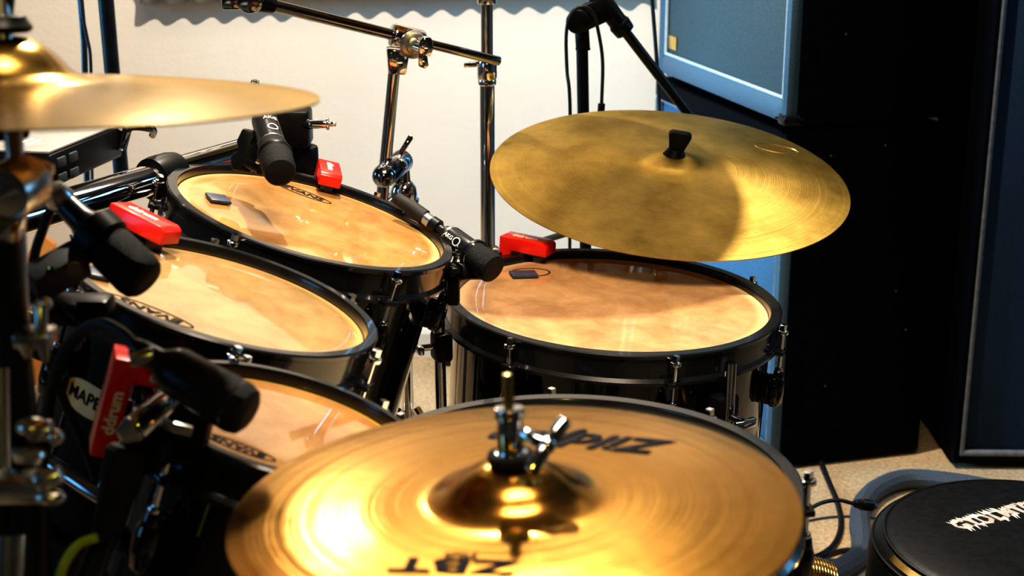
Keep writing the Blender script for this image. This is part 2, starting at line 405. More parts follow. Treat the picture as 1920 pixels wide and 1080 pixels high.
# floor tom
fc, fn = V((.1357, 1.9306, .6886)), V((.0482, -.0177, .9987)).normalized()
mf = frame(fc, fn)
ft, ft_shell, ft_head, mf, ft_ro, ft_rs = drum('floor_tom', 'large black floor tom with amber head standing on legs under the tilted cymbal', 'drum', fc, fn, .213, .40, hm_floor, 7, math.radians(-126), lug_long=.050, skip=(6,))
oval_logo(ft_head, mf, 994, 511, .060, .040, .30, '')
for px, py, al in ((840, 598, 0), (1412, 690, 0), (1280, 480, 0)):
    a = phi(mf, px, py) if al == 0 else al
    e = mf.to_3x3() @ V((math.cos(a), math.sin(a), 0))
    lf = px < 1000
    p = mf @ V((math.cos(a) * (ft_rs + (.034 if lf else .026)), math.sin(a) * (ft_rs + (.034 if lf else .026)), -.036 if lf else -.075))
    top = p + V((0, 0, .035 if lf else .07)); bot = V((p.x + e.x * .02, p.y + e.y * .02, .014))
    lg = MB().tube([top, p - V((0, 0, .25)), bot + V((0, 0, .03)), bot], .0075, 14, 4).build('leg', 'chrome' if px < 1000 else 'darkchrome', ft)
    MB().cyl(bot + V((0, 0, .03)), V((bot.x, bot.y, 0)), .012, .015, 18, .002).build('rubber_foot', 'rubber', lg)
    br = MB().box(frame(p - e * (.003 if lf else .013) + V((0, 0, .0)), V((0, 0, 1)), e), .024 if lf else .030, .030 if lf else .036, .040 if lf else .050, .006).build('leg_bracket', 'black', ft)
    t = e.cross(V((0, 0, 1))).normalized()
    MB().cyl(p + e * .004, p + e * .03, .005, seg=12).box(frame(p + e * .03, V((0, 0, 1)), e), .008, .034, .012, .003).build('wing_bolt', 'chrome', br)

# rack toms
rc, rn = V((-.244, 1.7572, .8483)), V((.2877, -.0052, .9577)).normalized()
mr = frame(rc, rn)
tf, tf_shell, tf_head, mr, tf_ro, tf_rs = drum('rack_tom', 'black tilted tom with amber head, farthest of the three mounted toms, under the downward microphone', 'drum', rc, rn, .165, .28, hm_far, 6, phi(mr, 752, 536))
oval_logo(tf_head, mr, 568, 362, .082, .024, -.30, 'EVANS')
mc, mn = V((-.2772, 1.3643, .8722)), V((.3161, .0451, .9477)).normalized()
mm_ = frame(mc, mn)
tm, tm_shell, tm_head, mm_, tm_ro, tm_rs = drum('rack_tom', 'black tilted tom with a cream shell badge, middle of the three mounted toms', 'drum', mc, mn, .1425, .25, hm_mid, 6, phi(mm_, 690, 672))
oval_logo(tm_head, mm_, 282, 583, .086, .024, PI - .22, 'EVANS')
nc = W(535, 803, 1.18); nn = V((.30, .06, .953)).normalized()
mn_ = frame(nc, nn)
tn, tn_shell, tn_head, mn_, tn_ro, tn_rs = drum('rack_tom', 'small black tilted tom half hidden behind the big gold cymbal, nearest of the mounted toms', 'drum', nc, nn, .1065, .13, hm_near, 6, phi(mn_, 330, 836))
oval_logo(tn_head, mn_, 447, 838, .062, .017, PI - .22, 'EVANS')

# cream shell badge with lettering on the middle tom
def cyl_hit(px, py, m, R):
    inv = m.inverted(); o = inv @ CAM; d = inv.to_3x3() @ ray(px, py)
    a = d.x ** 2 + d.y ** 2; b = 2 * (o.x * d.x + o.y * d.y); c_ = o.x ** 2 + o.y ** 2 - R * R
    t = (-b - math.sqrt(max(0, b * b - 4 * a * c_))) / (2 * a); p = o + d * t; return math.atan2(p.y, p.x), p.z
a0, z0 = cyl_hit(168, 750, mm_, tm_rs)
def on_shell(u, v, h): a = a0 + u / tm_rs; return mm_ @ V(((tm_rs + h) * math.cos(a), (tm_rs + h) * math.sin(a), z0 + v))
mb = MB(); n = 24; top = [( -.034 + .068 * i / n) for i in range(n + 1)]; vs = []; fs = []
for u in top:
    k = 1 - abs(u / .034) ** 3
    vs += [on_shell(u, .004 + .011 * k, .0012), on_shell(u, -.003 - .013 * k, .0012)]
for i in range(n): fs.append((2 * i, 2 * i + 1, 2 * i + 3, 2 * i + 2))
mb.add(vs, fs); bd = mb.build('badge', 'badge', tm_shell, mm_)
MB().text('MAPEX', .0165, None, .0001, bold=.02, fn=lambda v: on_shell(v.x, v.y, .0018)).build('lettering', 'ink', bd, mm_, flat=True)

# snare drum below the hi-hat
sc_, sn = W(1064.1, 902.2, 1.315), V((0, 0, 1))
ms = frame(sc_, sn)
sd, sd_shell, sd_head, ms, sd_ro, sd_rs = drum('snare_drum', 'black snare drum with cream head tucked under the big gold front cymbal', 'drum', sc_ - V((0, 0, .006)), sn, .1925, .13, hm_snare, 8, phi(ms, 1492, 895))
st = thing('snare_stand', 'chrome basket stand carrying the snare drum under the front cymbal', 'drum stand', (sc_.x, sc_.y, 0))
zb = sc_.z - .178
for k in range(3):
    a = k * 2 * PI / 3 + .4; e = V((math.cos(a), math.sin(a), 0)); c0 = V((sc_.x, sc_.y, zb - .12))
    MB().tube([c0, c0 + e * .10 + V((0, 0, .04)), c0 + e * .212 + V((0, 0, .075)), c0 + e * .214 + V((0, 0, .13))], .006, 10, 5).build('basket_arm', 'chrome', st)
    MB().tube([V((sc_.x, sc_.y, .30)), V((sc_.x, sc_.y, .02)) + e * .24, V((sc_.x, sc_.y, .011)) + e * .27], .008, 10, 3).build('leg', 'chrome', st)
MB().cyl((sc_.x, sc_.y, .15), (sc_.x, sc_.y, zb - .11), .012).build('tube', 'chrome', st)

# bass drum (dark, low, behind the small toms)
bc = V((-.43, 1.62, .285)); bn = V((1, .10, 0)).normalized()
hm_bass = noise_mat('black bass head', (.004, .004, .005), (.007, .007, .008), 10, .3)
bdr = drum('bass_drum', 'black bass drum lying on its side in the dark below the mounted toms', 'drum', bc, bn, .262, .42, hm_bass, 8, .3, hoopmat='lacquer', xref=(0, 1, 0))[0]
for s in (-1, 1):
    MB().tube([bc - bn * .30 + V((0, s * .25, -.10)), bc - bn * .30 + V((0, s * .36, -.24)), V((bc.x - .34, bc.y + s * .38, .008))], .007, 8, 3).build('spur', 'chrome', bdr)

# ------------------------------------------------------------------ cymbals
def cymbal_prof(R, br, bh, bow, t=.0012):
    up = [(.006, bow + bh)]
    for i in range(1, 9):
        s = i / 8; up.append((.006 + (br * .8 - .006) * s, bow + bh * (1 - .72 * s ** 2.2)))
    for i in range(1, 6):
        s = i / 5; up.append((br * .8 + br * .45 * s, bow + bh * .28 * (1 - s) ** 2 - 0.0))
    for i in range(1, 13):
        s = i / 12; r = br * 1.25 + (R - br * 1.25) * s; up.append((r, bow * (1 - s ** 1.55)))
    dn = [(r, z - t) for r, z in up[::-1]]
    return up + dn
def cymbal(name, label, c, n, R, br, bh, bow, mat, logos=(), cat='cymbal'):
    m = frame(c, n)
    o = MB().ring(cymbal_prof(R, br, bh, bow), m, 160).build(name, mat, None, m, ang=50); tag(o, label, cat)
    def height(r):
        if r < br * 1.25: return bow + bh * .3
        s = (r - br * 1.25) / (R - br * 1.25); return bow * (1 - s ** 1.55)
    for body, size, x, y, rot, shear, sx, mt, sp in logos:
        lm = Matrix.Translation((x, y, 0)) @ Matrix.Rotation(rot, 4, 'Z')
        def fn(v):
            p = lm @ v; return V((p.x, p.y, height(math.hypot(p.x, p.y)) + .0007 + (v.z if v.z > 0 else 0)))
        MB().text(body, size, m, .0001, shear, .02, fn, sx, sp).build('logo', mt, o, m, flat=True)
    return o, m
hc, hn = V((.001, .8541, .896)), V((-.0444, .0174, .9989)).normalized()
cm_hat = cymbal_mat('bright gold bronze', (.50, .26, .05), (.66, .37, .09), .20, .3, 260, .2, .09, 26, .13)
cm_ride = cymbal_mat('brushed aged bronze', (.34, .23, .055), (.84, .60, .19), .46, .6, 900, .6, .16, 30)
cm_left = cymbal_mat('pale gold bronze', (.36, .225, .055), (.50, .325, .09), .22, .4, 500, .2, .06, 30)
def HP(px, py):
    q = frame(hc, hn).inverted() @ on_plane(px, py, hc + hn * .008, hn); return q.x, q.y
hat, mh = cymbal('hi_hat_cymbal', 'big gold cymbal with dark lettering and a wing-screw clutch, front centre of the photo', hc, hn, .178, .050, .023, .0065, cm_hat,
    (('Zildjian', .040, *HP(1092, 818), PI - .27, .45, 1.05, M['inkblue'], 1.0), ('ZBT', .022, *HP(850, 1053), PI - .17, 0, 1.85, M['ink'], 1.0), ('Plus', .010, *HP(864, 1037), PI - .1, .1, 1.2, M['ink'], 1.0)))
flip = frame(hc - hn * .004, -hn)
o = MB().ring(cymbal_prof(.1775, .048, .016, .010), flip, 128).build('hi_hat_cymbal', cm_hat, None, flip, ang=50)
tag(o, 'gold bottom cymbal lying face up under the big front cymbal, only its edge showing', 'cymbal')
# hi-hat stand
hs = thing('hi_hat_stand', 'chrome stand with pull rod and clutch through the big gold front cymbal', 'cymbal stand', (hc.x, hc.y, 0))
HT = lambda z, x=0, y=0: mh @ V((x, y, z))
MB().cyl(HT(.02), HT(.088), .0032, .0032, 14, .001).build('pull_rod', 'brass', hs)
cl = MB().cyl(HT(.036), HT(.060), .0085, .0078, 24, .001).cyl(HT(.060), HT(.066), .0095, .009, 24, .001).cyl(HT(.030), HT(.037), .0105, .0105, 24, .001)
clo = cl.build('clutch', 'chrome', hs)
MB().cyl(HT(.0290), HT(.0365), .0145, .0150, 28, .002).build('felt_washer', 'felt', clo)
w0 = HT(.050, .008, -.004); w1 = HT(.046, .021, -.012)
ws = MB().cyl(w0, w1, .0042, .0042, 14, .0005)
wa, wb = HT(.056, .034, .000), HT(.032, .011, -.022)
wm = HT(.045, .0225, -.012)
ws.cyl(wm, wa, .0045, .0052, 14, .0012).cyl(wm, wb, .0045, .0052, 14, .0012).sph(wm, .0055)
ws.build('wing_screw', 'chrome', clo)
MB().cyl(HT(-.02), V((hc.x, hc.y, .35)), .0085).build('upper_tube', 'chrome', hs)
MB().cyl(V((hc.x, hc.y, .45)), V((hc.x, hc.y, .03)), .0125).build('lower_tube', 'chrome', hs)
MB().cyl(HT(-.035), HT(-.020), .016, .022, 24, .002).build('seat_cup', 'chrome', hs)
for k in range(3):
    a = k * 2 * PI / 3 - 1.2; e = V((math.cos(a), math.sin(a), 0))
    MB().tube([V((hc.x, hc.y, .32)) + e * .015, V((hc.x, hc.y, .02)) + e * .25, V((hc.x, hc.y, .012)) + e * .28], .008, 10, 3).build('leg', 'chrome', hs)

# tilted cymbal on the right
rdc, rdn = CAM + (V((.2223, 2.0678, .8313)) - CAM) * 1.098, V((.0591, -.1998, .9781)).normalized()
ride, mrd = cymbal('ride_cymbal', 'large aged bronze cymbal tilted towards the viewer with a black wing nut, right of centre', rdc, rdn, .279, .058, .019, .021, cm_ride)
# faint engraved stamp: thin oval ring and script scratched in the bronze
def ride_h(r):
    if r < .0725: return .025
    s = (r - .0725) / (.279 - .0725); return .021 * (1 - s ** 1.55)
p = mrd.inverted() @ on_plane(1455, 288, rdc, rdn)
sm = MB(); pts = []
for i in range(40):
    a = 2 * PI * i / 40; x = p.x + .036 * math.cos(a); y = p.y + .020 * math.sin(a); pts.append(mrd @ V((x, y, ride_h(math.hypot(x, y)) + .0002)))
sm.tube(pts, .0006, 6, 1, True); sm.build('stamp', 'brass', ride, mrd)

# left cymbal, close and blurred
lc = W(10, 182, .985); ln_ = V((.015, .085, .996)).normalized()
left, ml = cymbal('crash_cymbal', 'gold cymbal seen edge-on with black wing nut, top left corner', lc, ln_, .206, .052, .030, .010, cm_left)
# cymbal above the frame that shades the tilted one
oc = V((-.014, 2.285, 1.303)); on_ = V((0, -.10, 1)).normalized()
over, mo = cymbal('crash_cymbal', 'gold cymbal mounted high on the tall chrome pole, above the top edge of the photo', oc, on_, .2286, .05, .02, .012, cm_left)

def wing_nut(parent, m, z, s=1.0, mat='black'):
    mb = MB()
    mb.lathe([(.0105 * s, z), (.012 * s, z + .002), (.0105 * s, z + .006), (.008 * s, z + .009 * s)], m, 24)
    poly = [(-.0075, 0), (.0075, 0), (.0135, .020), (.010, .0235), (-.009, .0225), (-.0125, .020)]
    poly = [(x * s, y * s) for x, y in poly]
    mb.prism(poly, .011 * s, m @ Matrix.Translation((0, 0, z + .006 * s)) @ Matrix.Rotation(PI / 2, 4, 'X'), .0022 * s)
    return mb.build('wing_nut', mat, parent)

# ------------------------------------------------------------------ stands
def tripod(root, x, y, ztop, spread, mat='chrome', rot=0, r=.008):
    for k in range(3):
        a = rot + k * 2 * PI / 3; e = V((math.cos(a), math.sin(a), 0)); b = V((x, y, 0))
        lg = MB().tube([b + V((0, 0, ztop)) + e * .014, b + V((0, 0, .03)) + e * (spread - .02), b + V((0, 0, .012)) + e * spread], r, 10, 3).build('leg', mat, root)
        MB().cyl(b + e * (spread - .015) + V((0, 0, .013)), b + e * (spread + .02) + V((0, 0, .011)), .0112, .0112, 12, .002).build('rubber_foot', 'rubber', lg)
# tall chrome pole
pb = Y(914, 300, 2.46); pb = V((pb.x, pb.y, 0))
tp = thing('cymbal_stand', 'tall straight chrome pole stand rising behind the floor tom, holding the tilted cymbal', 'cymbal stand', pb)
def pz(py): return Y(914, py, 2.46).z
MB().cyl(pb + V((0, 0, .25)), pb + V((0, 0, pz(150))), .0125, seg=28).build('lower_tube', 'chrome', tp)
MB().cyl(pb + V((0, 0, pz(155))), pb + V((0, 0, 1.26)), .0100, seg=28).build('upper_tube', 'chrome', tp)
mb = MB(); z = pz(158); zt = pz(108)
mb.lathe([(.0128, z - .002), (.0150, z), (.0155, z + .006), (.0148, z + .008), (.0165, z + .012), (.0165, zt - .010), (.0145, zt - .003), (.0120, zt)], Matrix.Translation(pb), 28)
cln = mb.build('height_collar', 'chrome', tp)
q = pb + V((0, 0, pz(116)))
MB().cyl(q, q + V((-.030, -.012, -.003)), .0045, .0045, 12).box(frame(q + V((-.027, -.014, -.003)), V((0, 0, 1)), (1, .4, 0)), .022, .005, .008, .002).build('wing_bolt', 'chrome', cln)
MB().cyl(pb + V((0, 0, pz(8))), pb + V((0, 0, pz(-30))), .0155, .0155, 24, .003).build('height_collar', 'chrome', tp)
# lower boom arm to the tilted cymbal
a0_ = pb + V((0, 0, pz(480))); rb = rdc - rdn * .03
MB().cyl(a0_ + V((0, -.01, 0)), rb + V((0, 0, -.012)), .0055, seg=14).build('boom_arm', noise_mat('dull bronze rod', (.20, .14, .07), (.28, .20, .11), 40, .6), tp)
MB().box(frame(a0_ + V((0, -.005, 0)), V((0, 0, 1))), .04, .045, .04, .006).build('boom_clamp', 'chrome', tp)
MB().cyl(rb, rdc + rdn * .056, .004, seg=12).build('cymbal_rod', 'chrome', tp)
MB().cyl(rb - rdn * .015, rb + rdn * .012, .011, .011, 20, .003).build('tilter', 'chrome', tp)
MB().cyl(rdc + rdn * .014, rdc + rdn * .035, .016, .013, 24, .003).build('felt_washer', 'felt', tp)
wing_nut(tp, mrd @ Matrix.Rotation(-.12, 4, 'Z') @ Matrix.Rotation(.12, 4, 'Y'), .0375, 1.42)
MB().cyl(mrd @ V((0, 0, .032)), mrd @ V((0, 0, .040)), .0165, .0150, 24, .002).build('felt_washer', 'felt', tp)
# upper arm to the high cymbal
pt = pb + V((0, 0, 1.25))
MB().cyl(pt, oc - on_ * .03, .006).cyl(oc - on_ * .04, oc + on_ * .05, .004).sph(pt, .018).build('boom_arm', 'chrome', tp)
MB().cyl(oc + on_ * .0305, oc + on_ * .045, .013, .010, 20, .003).build('wing_nut', 'black', tp)
tripod(tp, pb.x, pb.y, .40, .30, rot=.5)

# boom stand in the middle
bs_b = Y(757, 400, 2.33); bs_b = V((bs_b.x, bs_b.y, 0))
bs = thing('boom_stand', 'chrome boom stand with a long slanting arm clamped at top centre before the wall', 'boom stand', bs_b)
dm = Y(757, 362, 2.33)
MB().cyl(bs_b + V((0, 0, .25)), dm, .0095, seg=24).build('lower_tube', 'chrome', bs)
mb = MB(); mf2 = frame(dm, V((.15, -.25, 1)))
mb.lathe([(1e-6, .024), (.010, .022), (.018, .014), (.0215, .004), (.022, -.006), (.026, -.009), (.026, -.013), (.012, -.018), (.010, -.030)], mf2, 28, cap=False)
dome = mb.build('height_collar', 'chrome', bs)
ub = Y(714, 398, 2.28); ut = Y(741, 112, 2.28)
MB().cyl(ub, ut, .0098, .0092, seg=24).build('upper_tube', 'chrome', bs)
jc = Y(724, 321, 2.265); back = Y(756, 300, 2.32)
mb = MB().cyl(jc + V((-.002, -.016, -.004)), back, .0185, .0185, 28, .004).sph(jc + V((-.002, -.016, -.004)), .0186)
mb.cyl(back, dm + V((0, 0, .01)), .009, .012)
tl = mb.build('tilter', 'darkchrome', bs)
wq = Y(757, 300, 2.33)
mb = MB().cyl(jc + V((.02, .01, .005)), wq, .011, .011, 20, .002)
mb.prism([(-.004, 0), (.004, 0), (.007, .034), (.003, .038), (-.002, .036)], .005, frame(Y(748, 292, 2.3), V((0, -1, .2)), (1, 0, .0)) @ Matrix.Rotation(-.5, 4, 'Z'), .001)
mb.prism([(-.006, 0), (.006, 0), (.008, .026), (0, .03), (-.008, .026)], .006, frame(Y(754, 312, 2.31), V((0, -1, .2)), (1, 0, 0)) @ Matrix.Rotation(PI - .3, 4, 'Z'), .001)
mb.build('wing_nut', 'chrome', tl)
A = Y(503, 8, 2.16); B = Y(937, 115, 2.31)
d = (B - A).normalized()
MB().cyl(A, A.lerp(B, .60), .0090, .0082, 20).cyl(A.lerp(B, .60), B, .0072, .0072, 20, .002).build('boom_arm', 'darkchrome', bs)
K = A.lerp(B, (760 - 503) / (937 - 503.))
MB().cyl(K - d * .030, K + d * .022, .0175, .0175, 28, .004).build('boom_clamp', 'chrome', bs)
fd = V((.12, -1, .0)).normalized()
mb = MB().cyl(K - fd * .012 + V((.004, 0, -.006)), K + fd * .028 + V((.004, 0, -.006)), .021, .0205, 28, .004)
mb.cyl(K + fd * .028 + V((.004, 0, -.006)), K + fd * .040 + V((.005, 0, -.006)), .012, .011, 20, .002)
rz = mb.build('clamp_hub', 'steel', bs)
kn = K + fd * .043 + V((.020, 0, -.010))
mb = MB().cyl(K + fd * .036 + V((.005, 0, -.006)), kn, .006, .006)
mb.prism([(-.010, -.008), (.008, -.010), (.013, .004), (.010, .018), (-.002, .021), (-.009, .012)], .010, frame(kn, fd, (1, 0, 0)), .003)
mb.prism([(-.006, 0), (.006, 0), (.009, -.024), (.003, -.028), (-.006, -.024)], .008, frame(kn + V((-.004, 0, 0)), fd, (1, 0, 0)), .002)
mb.build('wing_nut', 'chrome', rz)
mb = MB().prism([(-.014, -.030), (.013, -.032), (.020, .006), (-.016, .010)], .026, frame(Y(744, 100, 2.27), fd, (1, 0, 0)), .004)
mb.build('clamp_block', 'chrome', bs)
e0 = Y(472, -2, 2.15)
MB().cyl(A + d * .010, Y(478, 0, 2.15), .0115, .0155, 20, .003).build('end_sleeve', 'black', bs)
mb = MB().cyl(e0 + V((0, .03, 0)), e0 + V((0, -.02, 0)), .0190, .0190, 28, .004).box(frame(Y(436, -3, 2.15), V((0, 0, 1))), .028, .03, .030, .004)
mb.build('tilter', 'darkchrome', bs)
MB().cyl(Y(440, -8, 2.15), Y(440, -60, 2.15), .008).build('cymbal_rod', 'chrome', bs)
tripod(bs, bs_b.x, bs_b.y, .38, .30, rot=1.6)

# left foreground stand holding the edge-on cymbal
lsb = W(28, 700, .985); lsb = V((lsb.x, lsb.y, 0))
lst = thing('cymbal_stand', 'blurred chrome and black stand along the left edge of the photo, under the edge-on cymbal', 'cymbal stand', lsb)
def lz(py): return W(28, py, .985).z
tj = W(22, 352, .95)
MB().tube([V((lsb.x, lsb.y, .25)), V((lsb.x, lsb.y, lz(400)))], .0120, 24, 1).build('lower_tube', 'blackmetal', lst)
MB().cyl(tj + V((0, .012, 0)), lc + ln_ * .07, .006).build('cymbal_rod', 'steel', lst)
MB().cyl(lc - ln_ * .028, lc + ln_ * .012, .014, .017, 24, .003).build('felt_washer', 'felt', lst)
wn = MB().cyl(lc + ln_ * .042, lc + ln_ * .054, .020, .017, 24, .004)
wn.prism([(-.009, 0), (.009, 0), (.012, .020), (.006, .026), (-.008, .024), (-.011, .016)], .012, ml @ Matrix.Translation((-.002, 0, .05)) @ Matrix.Rotation(PI / 2, 4, 'X'), .003)
wn.build('wing_nut', 'black', lst)
mb = MB().cyl(tj + V((.004, .02, 0)), tj + V((0, -.02, 0)), .0185, .018, 28, .004).ring([(.018, -.004), (.0195, 0), (.018, .004), (.0155, .0)], frame(tj + V((0, -.021, 0)), (0, -1, 0)), 32)
mb.box(frame(tj + V((0, -.022, 0)), V((0, -1, 0)), (1, 0, .5)), .028, .007, .010, .003)
til = mb.build('tilter', 'steel', lst)
mb = MB().cyl(tj + V((.0, .0, -.012)), V((lsb.x, lsb.y, lz(420))), .011, .013, 20, .002).box(frame(W(66, 318, .97), V((.3, 0, 1))), .022, .02, .012, .004)
mb.build('tilter_block', 'darkchrome', lst)
# clamp with T bolt
k = W(66, 632, .96)
mb = MB().box(frame(k, V((0, 0, 1)), (1, 0, .06)), .024, .024, .011, .003)
mb.cyl(W(76, 630, .95), W(77, 572, .95), .0042, .0045, 14, .001).sph(W(70, 576, .95), .0042).sph(W(86, 570, .95), .0042)
mb.cyl(W(48, 645, .95), W(52, 672, .95), .0055, .002, 12).cyl(W(80, 645, .95), W(86, 680, .95), .0048, .002, 12)
mb.build('clamp', 'steel', lst)
k = W(50, 912, .93)
mb = MB().box(frame(k, V((0, 0, 1)), (1, 0, -.1)), .040, .026, .016, .004)
mb.cyl(W(70, 905, .91), W(118, 888, .91), .0075, .0055, 16, .002).sph(W(94, 932, .91), .0065, sc=(1.5, 1, .8))
mb.cyl(W(52, 870, .92), W(55, 842, .92), .009, .011, 16, .003).sph(W(60, 800, .93), .0085, sc=(1.2, 1, .7)).cyl(W(52, 812, .93), W(100, 806, .93), .006, .007, 14, .002).sph(W(104, 820, .92), .0052)
mb.build('height_clamp', 'steel', lst)
MB().cyl(W(18, 1000, .93), W(14, 1110, .93), .0105, .0105).build('brace_tube', 'steel', lst)
for px in (4, 40, 70):
    MB().cyl(W(px, 925, .94), W(px - 4, 1200, .98), .0075).build('leg_strut', 'blackmetal', lst)
MB().cyl(W(2, 690, .95), W(6, 880, .95), .0050, .0050).build('side_rod', 'steel', lst)
MB().cyl(W(32, 400, .985), W(40, 610, .985), .0055, .0055).build('side_rod', 'steel', lst)
tripod(lst, lsb.x, lsb.y, .35, .26, rot=.2)

# ------------------------------------------------------------------ rack behind the toms
r0 = V((-.305, 2.03, .895)); r1 = V((-.71, 1.26, .895))
rk = thing('drum_rack', 'thick chrome rack tube with black clamps behind the three mounted toms', 'drum rack', (r0.x, r0.y, 0))
rd = (r1 - r0).normalized()
MB().cyl(r0, r1, .019, .019, 36).build('rack_tube', 'chrome', rk)
MB().cyl(V((r0.x + .012, r0.y, .012)), V((r0.x + .012, r0.y, .88)), .019, .019, 32).build('rack_post', 'chrome', rk)
MB().cyl(V((r0.x + .012, r0.y, .02)), V((r0.x + .012, r0.y, 0)), .024, .026, 24, .003).build('rubber_foot', 'rubber', rk)
MB().cyl(V((r1.x, r1.y, .012)), V((r1.x, r1.y, .895)), .019, .019, 32).build('rack_post', 'chrome', rk)
MB().cyl(V((r1.x, r1.y, .02)), V((r1.x, r1.y, 0)), .024, .026, 24, .003).build('rubber_foot', 'rubber', rk)
blk = MB().box(frame(Y(540, 238, 2.02), V((0, 0, 1)), (1, 0, -.03)), .062, .055, .052, .006).cyl(V((r0.x + .012, r0.y, .845)), V((r0.x + .012, r0.y, .885)), .025, .025, 28, .004).build('rack_clamp', 'black', rk)
c0 = Y(566, 232, 2.0)
st_ = MB().cyl(c0, c0 + V((.012, -.003, 0)), .0075, .0075, 16, .001).build('stub_neck', 'black', blk)
MB().cyl(c0 + V((.010, -.003, 0)), c0 + V((.036, -.006, .001)), .0062, .0062, 16, .001).cyl(c0 + V((.034, -.006, .001)), c0 + V((.038, -.006, .001)), .0088, .0088, 16, .001).cyl(c0 + V((.038, -.006, .001)), c0 + V((.047, -.007, .001)), .004, .0035, 12, .001).build('wing_bolt', 'chrome', blk)
MB().cyl(Y(478, 150, 2.03), Y(478, 215, 2.03), .0062, .0062, 14, .002).build('top_rod', 'chrome', rk)
def bar_at(y): t = (y - r0.y) / (r1.y - r0.y); return r0.lerp(r1, t)
for yy in (1.795,):
    p = bar_at(yy); m = frame(p, rd)
    mb = MB().lathe([(.0195, -.024), (.026, -.022), (.0275, -.012), (.0275, .012), (.026, .022), (.0195, .024)], m, 32)
    mb.box(frame(p + V((.016, .016, -.030)), V((.2, -.2, 1)), rd.cross(V((0, 0, 1)))), .03, .040, .034, .005)
    ck = mb.build('rack_clamp', 'black', rk)
    h0 = Y(226, 282, p.y - .02)
    MB().tube([Y(225, 278, p.y - .01), Y(234, 244, p.y - .01)], .0085, 14, 1).tube([Y(234, 244, p.y - .01), Y(252, 238, p.y), Y(287, 243, p.y + .02), Y(286, 254, p.y + .03)], .0045, 10, 3).build('clamp_handle', 'darkchrome', ck)
p = bar_at(1.42); m = frame(p, rd)
MB().lathe([(.0195, -.03), (.027, -.028), (.028, .028), (.0195, .03)], m, 32).build('rack_clamp', 'black', rk)
# tom arms (belong to each tom)
def tom_arm(tom, m, rs, y, phi_, z=-.09):
    p = bar_at(y) + V((0, 0, -.001)); e = V((math.cos(phi_), math.sin(phi_), 0)); q = m @ (e * (rs + .012) + V((0, 0, z)))
    er = m.to_3x3() @ e
    MB().box(frame(m @ (e * (rs + .008) + V((0, 0, z))), m.to_3x3() @ V((0, 0, 1)), er), .020, .05, .06, .005).build('mount_bracket', 'black', tom)
    pe = p - (p - q).normalized() * .019
    MB().tube([q - er * .004, q + er * .04, q.lerp(pe, .65), pe], .0075, 12, 5).build('mount_arm', 'darkchrome', tom)
tom_arm(tf, mr, tf_rs, 1.70, PI - .1)
tom_arm(tm, mm_, tm_rs, 1.46, PI - .2)
tom_arm(tn, mn_, tn_rs, 1.33, PI - .35, -.12)

# grey electronic module standing on the rack
md0 = Y(95, 290, 1.60); md1 = Y(228, 236, 1.79)
u = (md1 - md0); uL = u.length; u.normalize()
side = V((u.y, -u.x, 0)).normalized(); upv = u.cross(side) * -1
if upv.z < 0: upv = -upv
cen = md0 + u * (uL / 2) - side * .062 - upv * .019
em = thing('drum_module', 'grey topped black electronic module with rubber keys behind the left stand', 'drum module', cen - upv * .019)
fm = frame(cen, upv, u)
MB().box(fm, uL, .124, .038, .005).build('case', 'black', em)
top = MB().box(fm @ Matrix.Translation((0, 0, .0205)), uL * .97, .118, .003, .001).build('top_panel', 'greytop', em)
sgn = 1 if (fm.inverted() @ (cen + side)).y > 0 else -1
for i in range(2):
    for j in range(2):
        MB().box(fm @ Matrix.Translation((-uL / 2 + .022 + .03 * i, sgn * .063, .007 - .018 * j)), .020, .004, .011, .0015).build('key', 'key', em)
lt = MB()
for j, (w_, y_) in enumerate(((.05, .012), (.042, 0), (.034, -.012))):
    for i in range(4): lt.box(fm @ Matrix.Translation((-uL / 2 + .04 + w_ * i / 4, sgn * (.005) + y_, .0222)), w_ / 5.2, .0055, .0004)
lt.build('lettering', 'white', top, flat=True)

# ------------------------------------------------------------------ red triggers
def trigger(label, m, ro, px, py, yaw=0, s=1.0, textside=True, out=0, arm=.046, legl=.044, wid=.031, body='ddrum'):
    a = phi(m, px, py); e = V((math.cos(a), math.sin(a), 0)); R3 = m.to_3x3()
    er = R3 @ e; nz = R3 @ V((0, 0, 1)); P = m @ (e * (ro + .003 + out))
    q = frame(P, nz, -er)            # local x = inward, z = up
    q = q @ Matrix.Rotation(yaw, 4, 'Z') @ Matrix.Scale(s, 4)
    root = thing('drum_trigger', label, 'drum trigger', P, 'red drum triggers')
    # L profile in local XZ
    poly = [(-.026, .030), (-.026, -legl), (-.008, -legl), (-.008, .0115), (arm, .0115), (arm, .026), (arm - .006, .030)]
    pm = q @ Matrix(((1, 0, 0, 0), (0, 0, -1, 0), (0, 1, 0, 0), (0, 0, 0, 1)))
    hs_ = MB().prism(poly, wid, pm, .0018).build('housing', 'red', root)
    MB().cyl(q @ V((arm * .62, 0, .0125)), q @ V((arm * .62, 0, -.0005)), .0095 * s, .0085 * s, 20, .001).build('sensor_foot', M['gel'], root)
    MB().cyl(q @ V((-.008, 0, -.012)), q @ V((-.0035, 0, -.012)), .006 * s, .005 * s, 12).build('clamp_screw', 'chrome', root)
    tm2 = q @ Matrix.Translation((.006, 0, .0303))
    MB().text(body, .0135, tm2, .0001, bold=.03, sx=1.05).build('lettering', 'white', hs_, flat=True)
    return root, q, hs_
trig_mid, qm, hm1 = trigger('red drum trigger with white lettering on the middle tom, beside the downward pointing blurred microphone', mm_, tm_ro, 262, 457, yaw=.25)
trig_far, qf, hf1 = trigger('small red drum trigger on the rim of the farthest mounted tom', mr, tf_ro, 612, 340, yaw=.15, s=.95)
trig_flo, ql, hl1 = trigger('red drum trigger on the far rim of the floor tom, next to the slanting microphone', mf, ft_ro, 972, 481, yaw=.5, s=1.08)
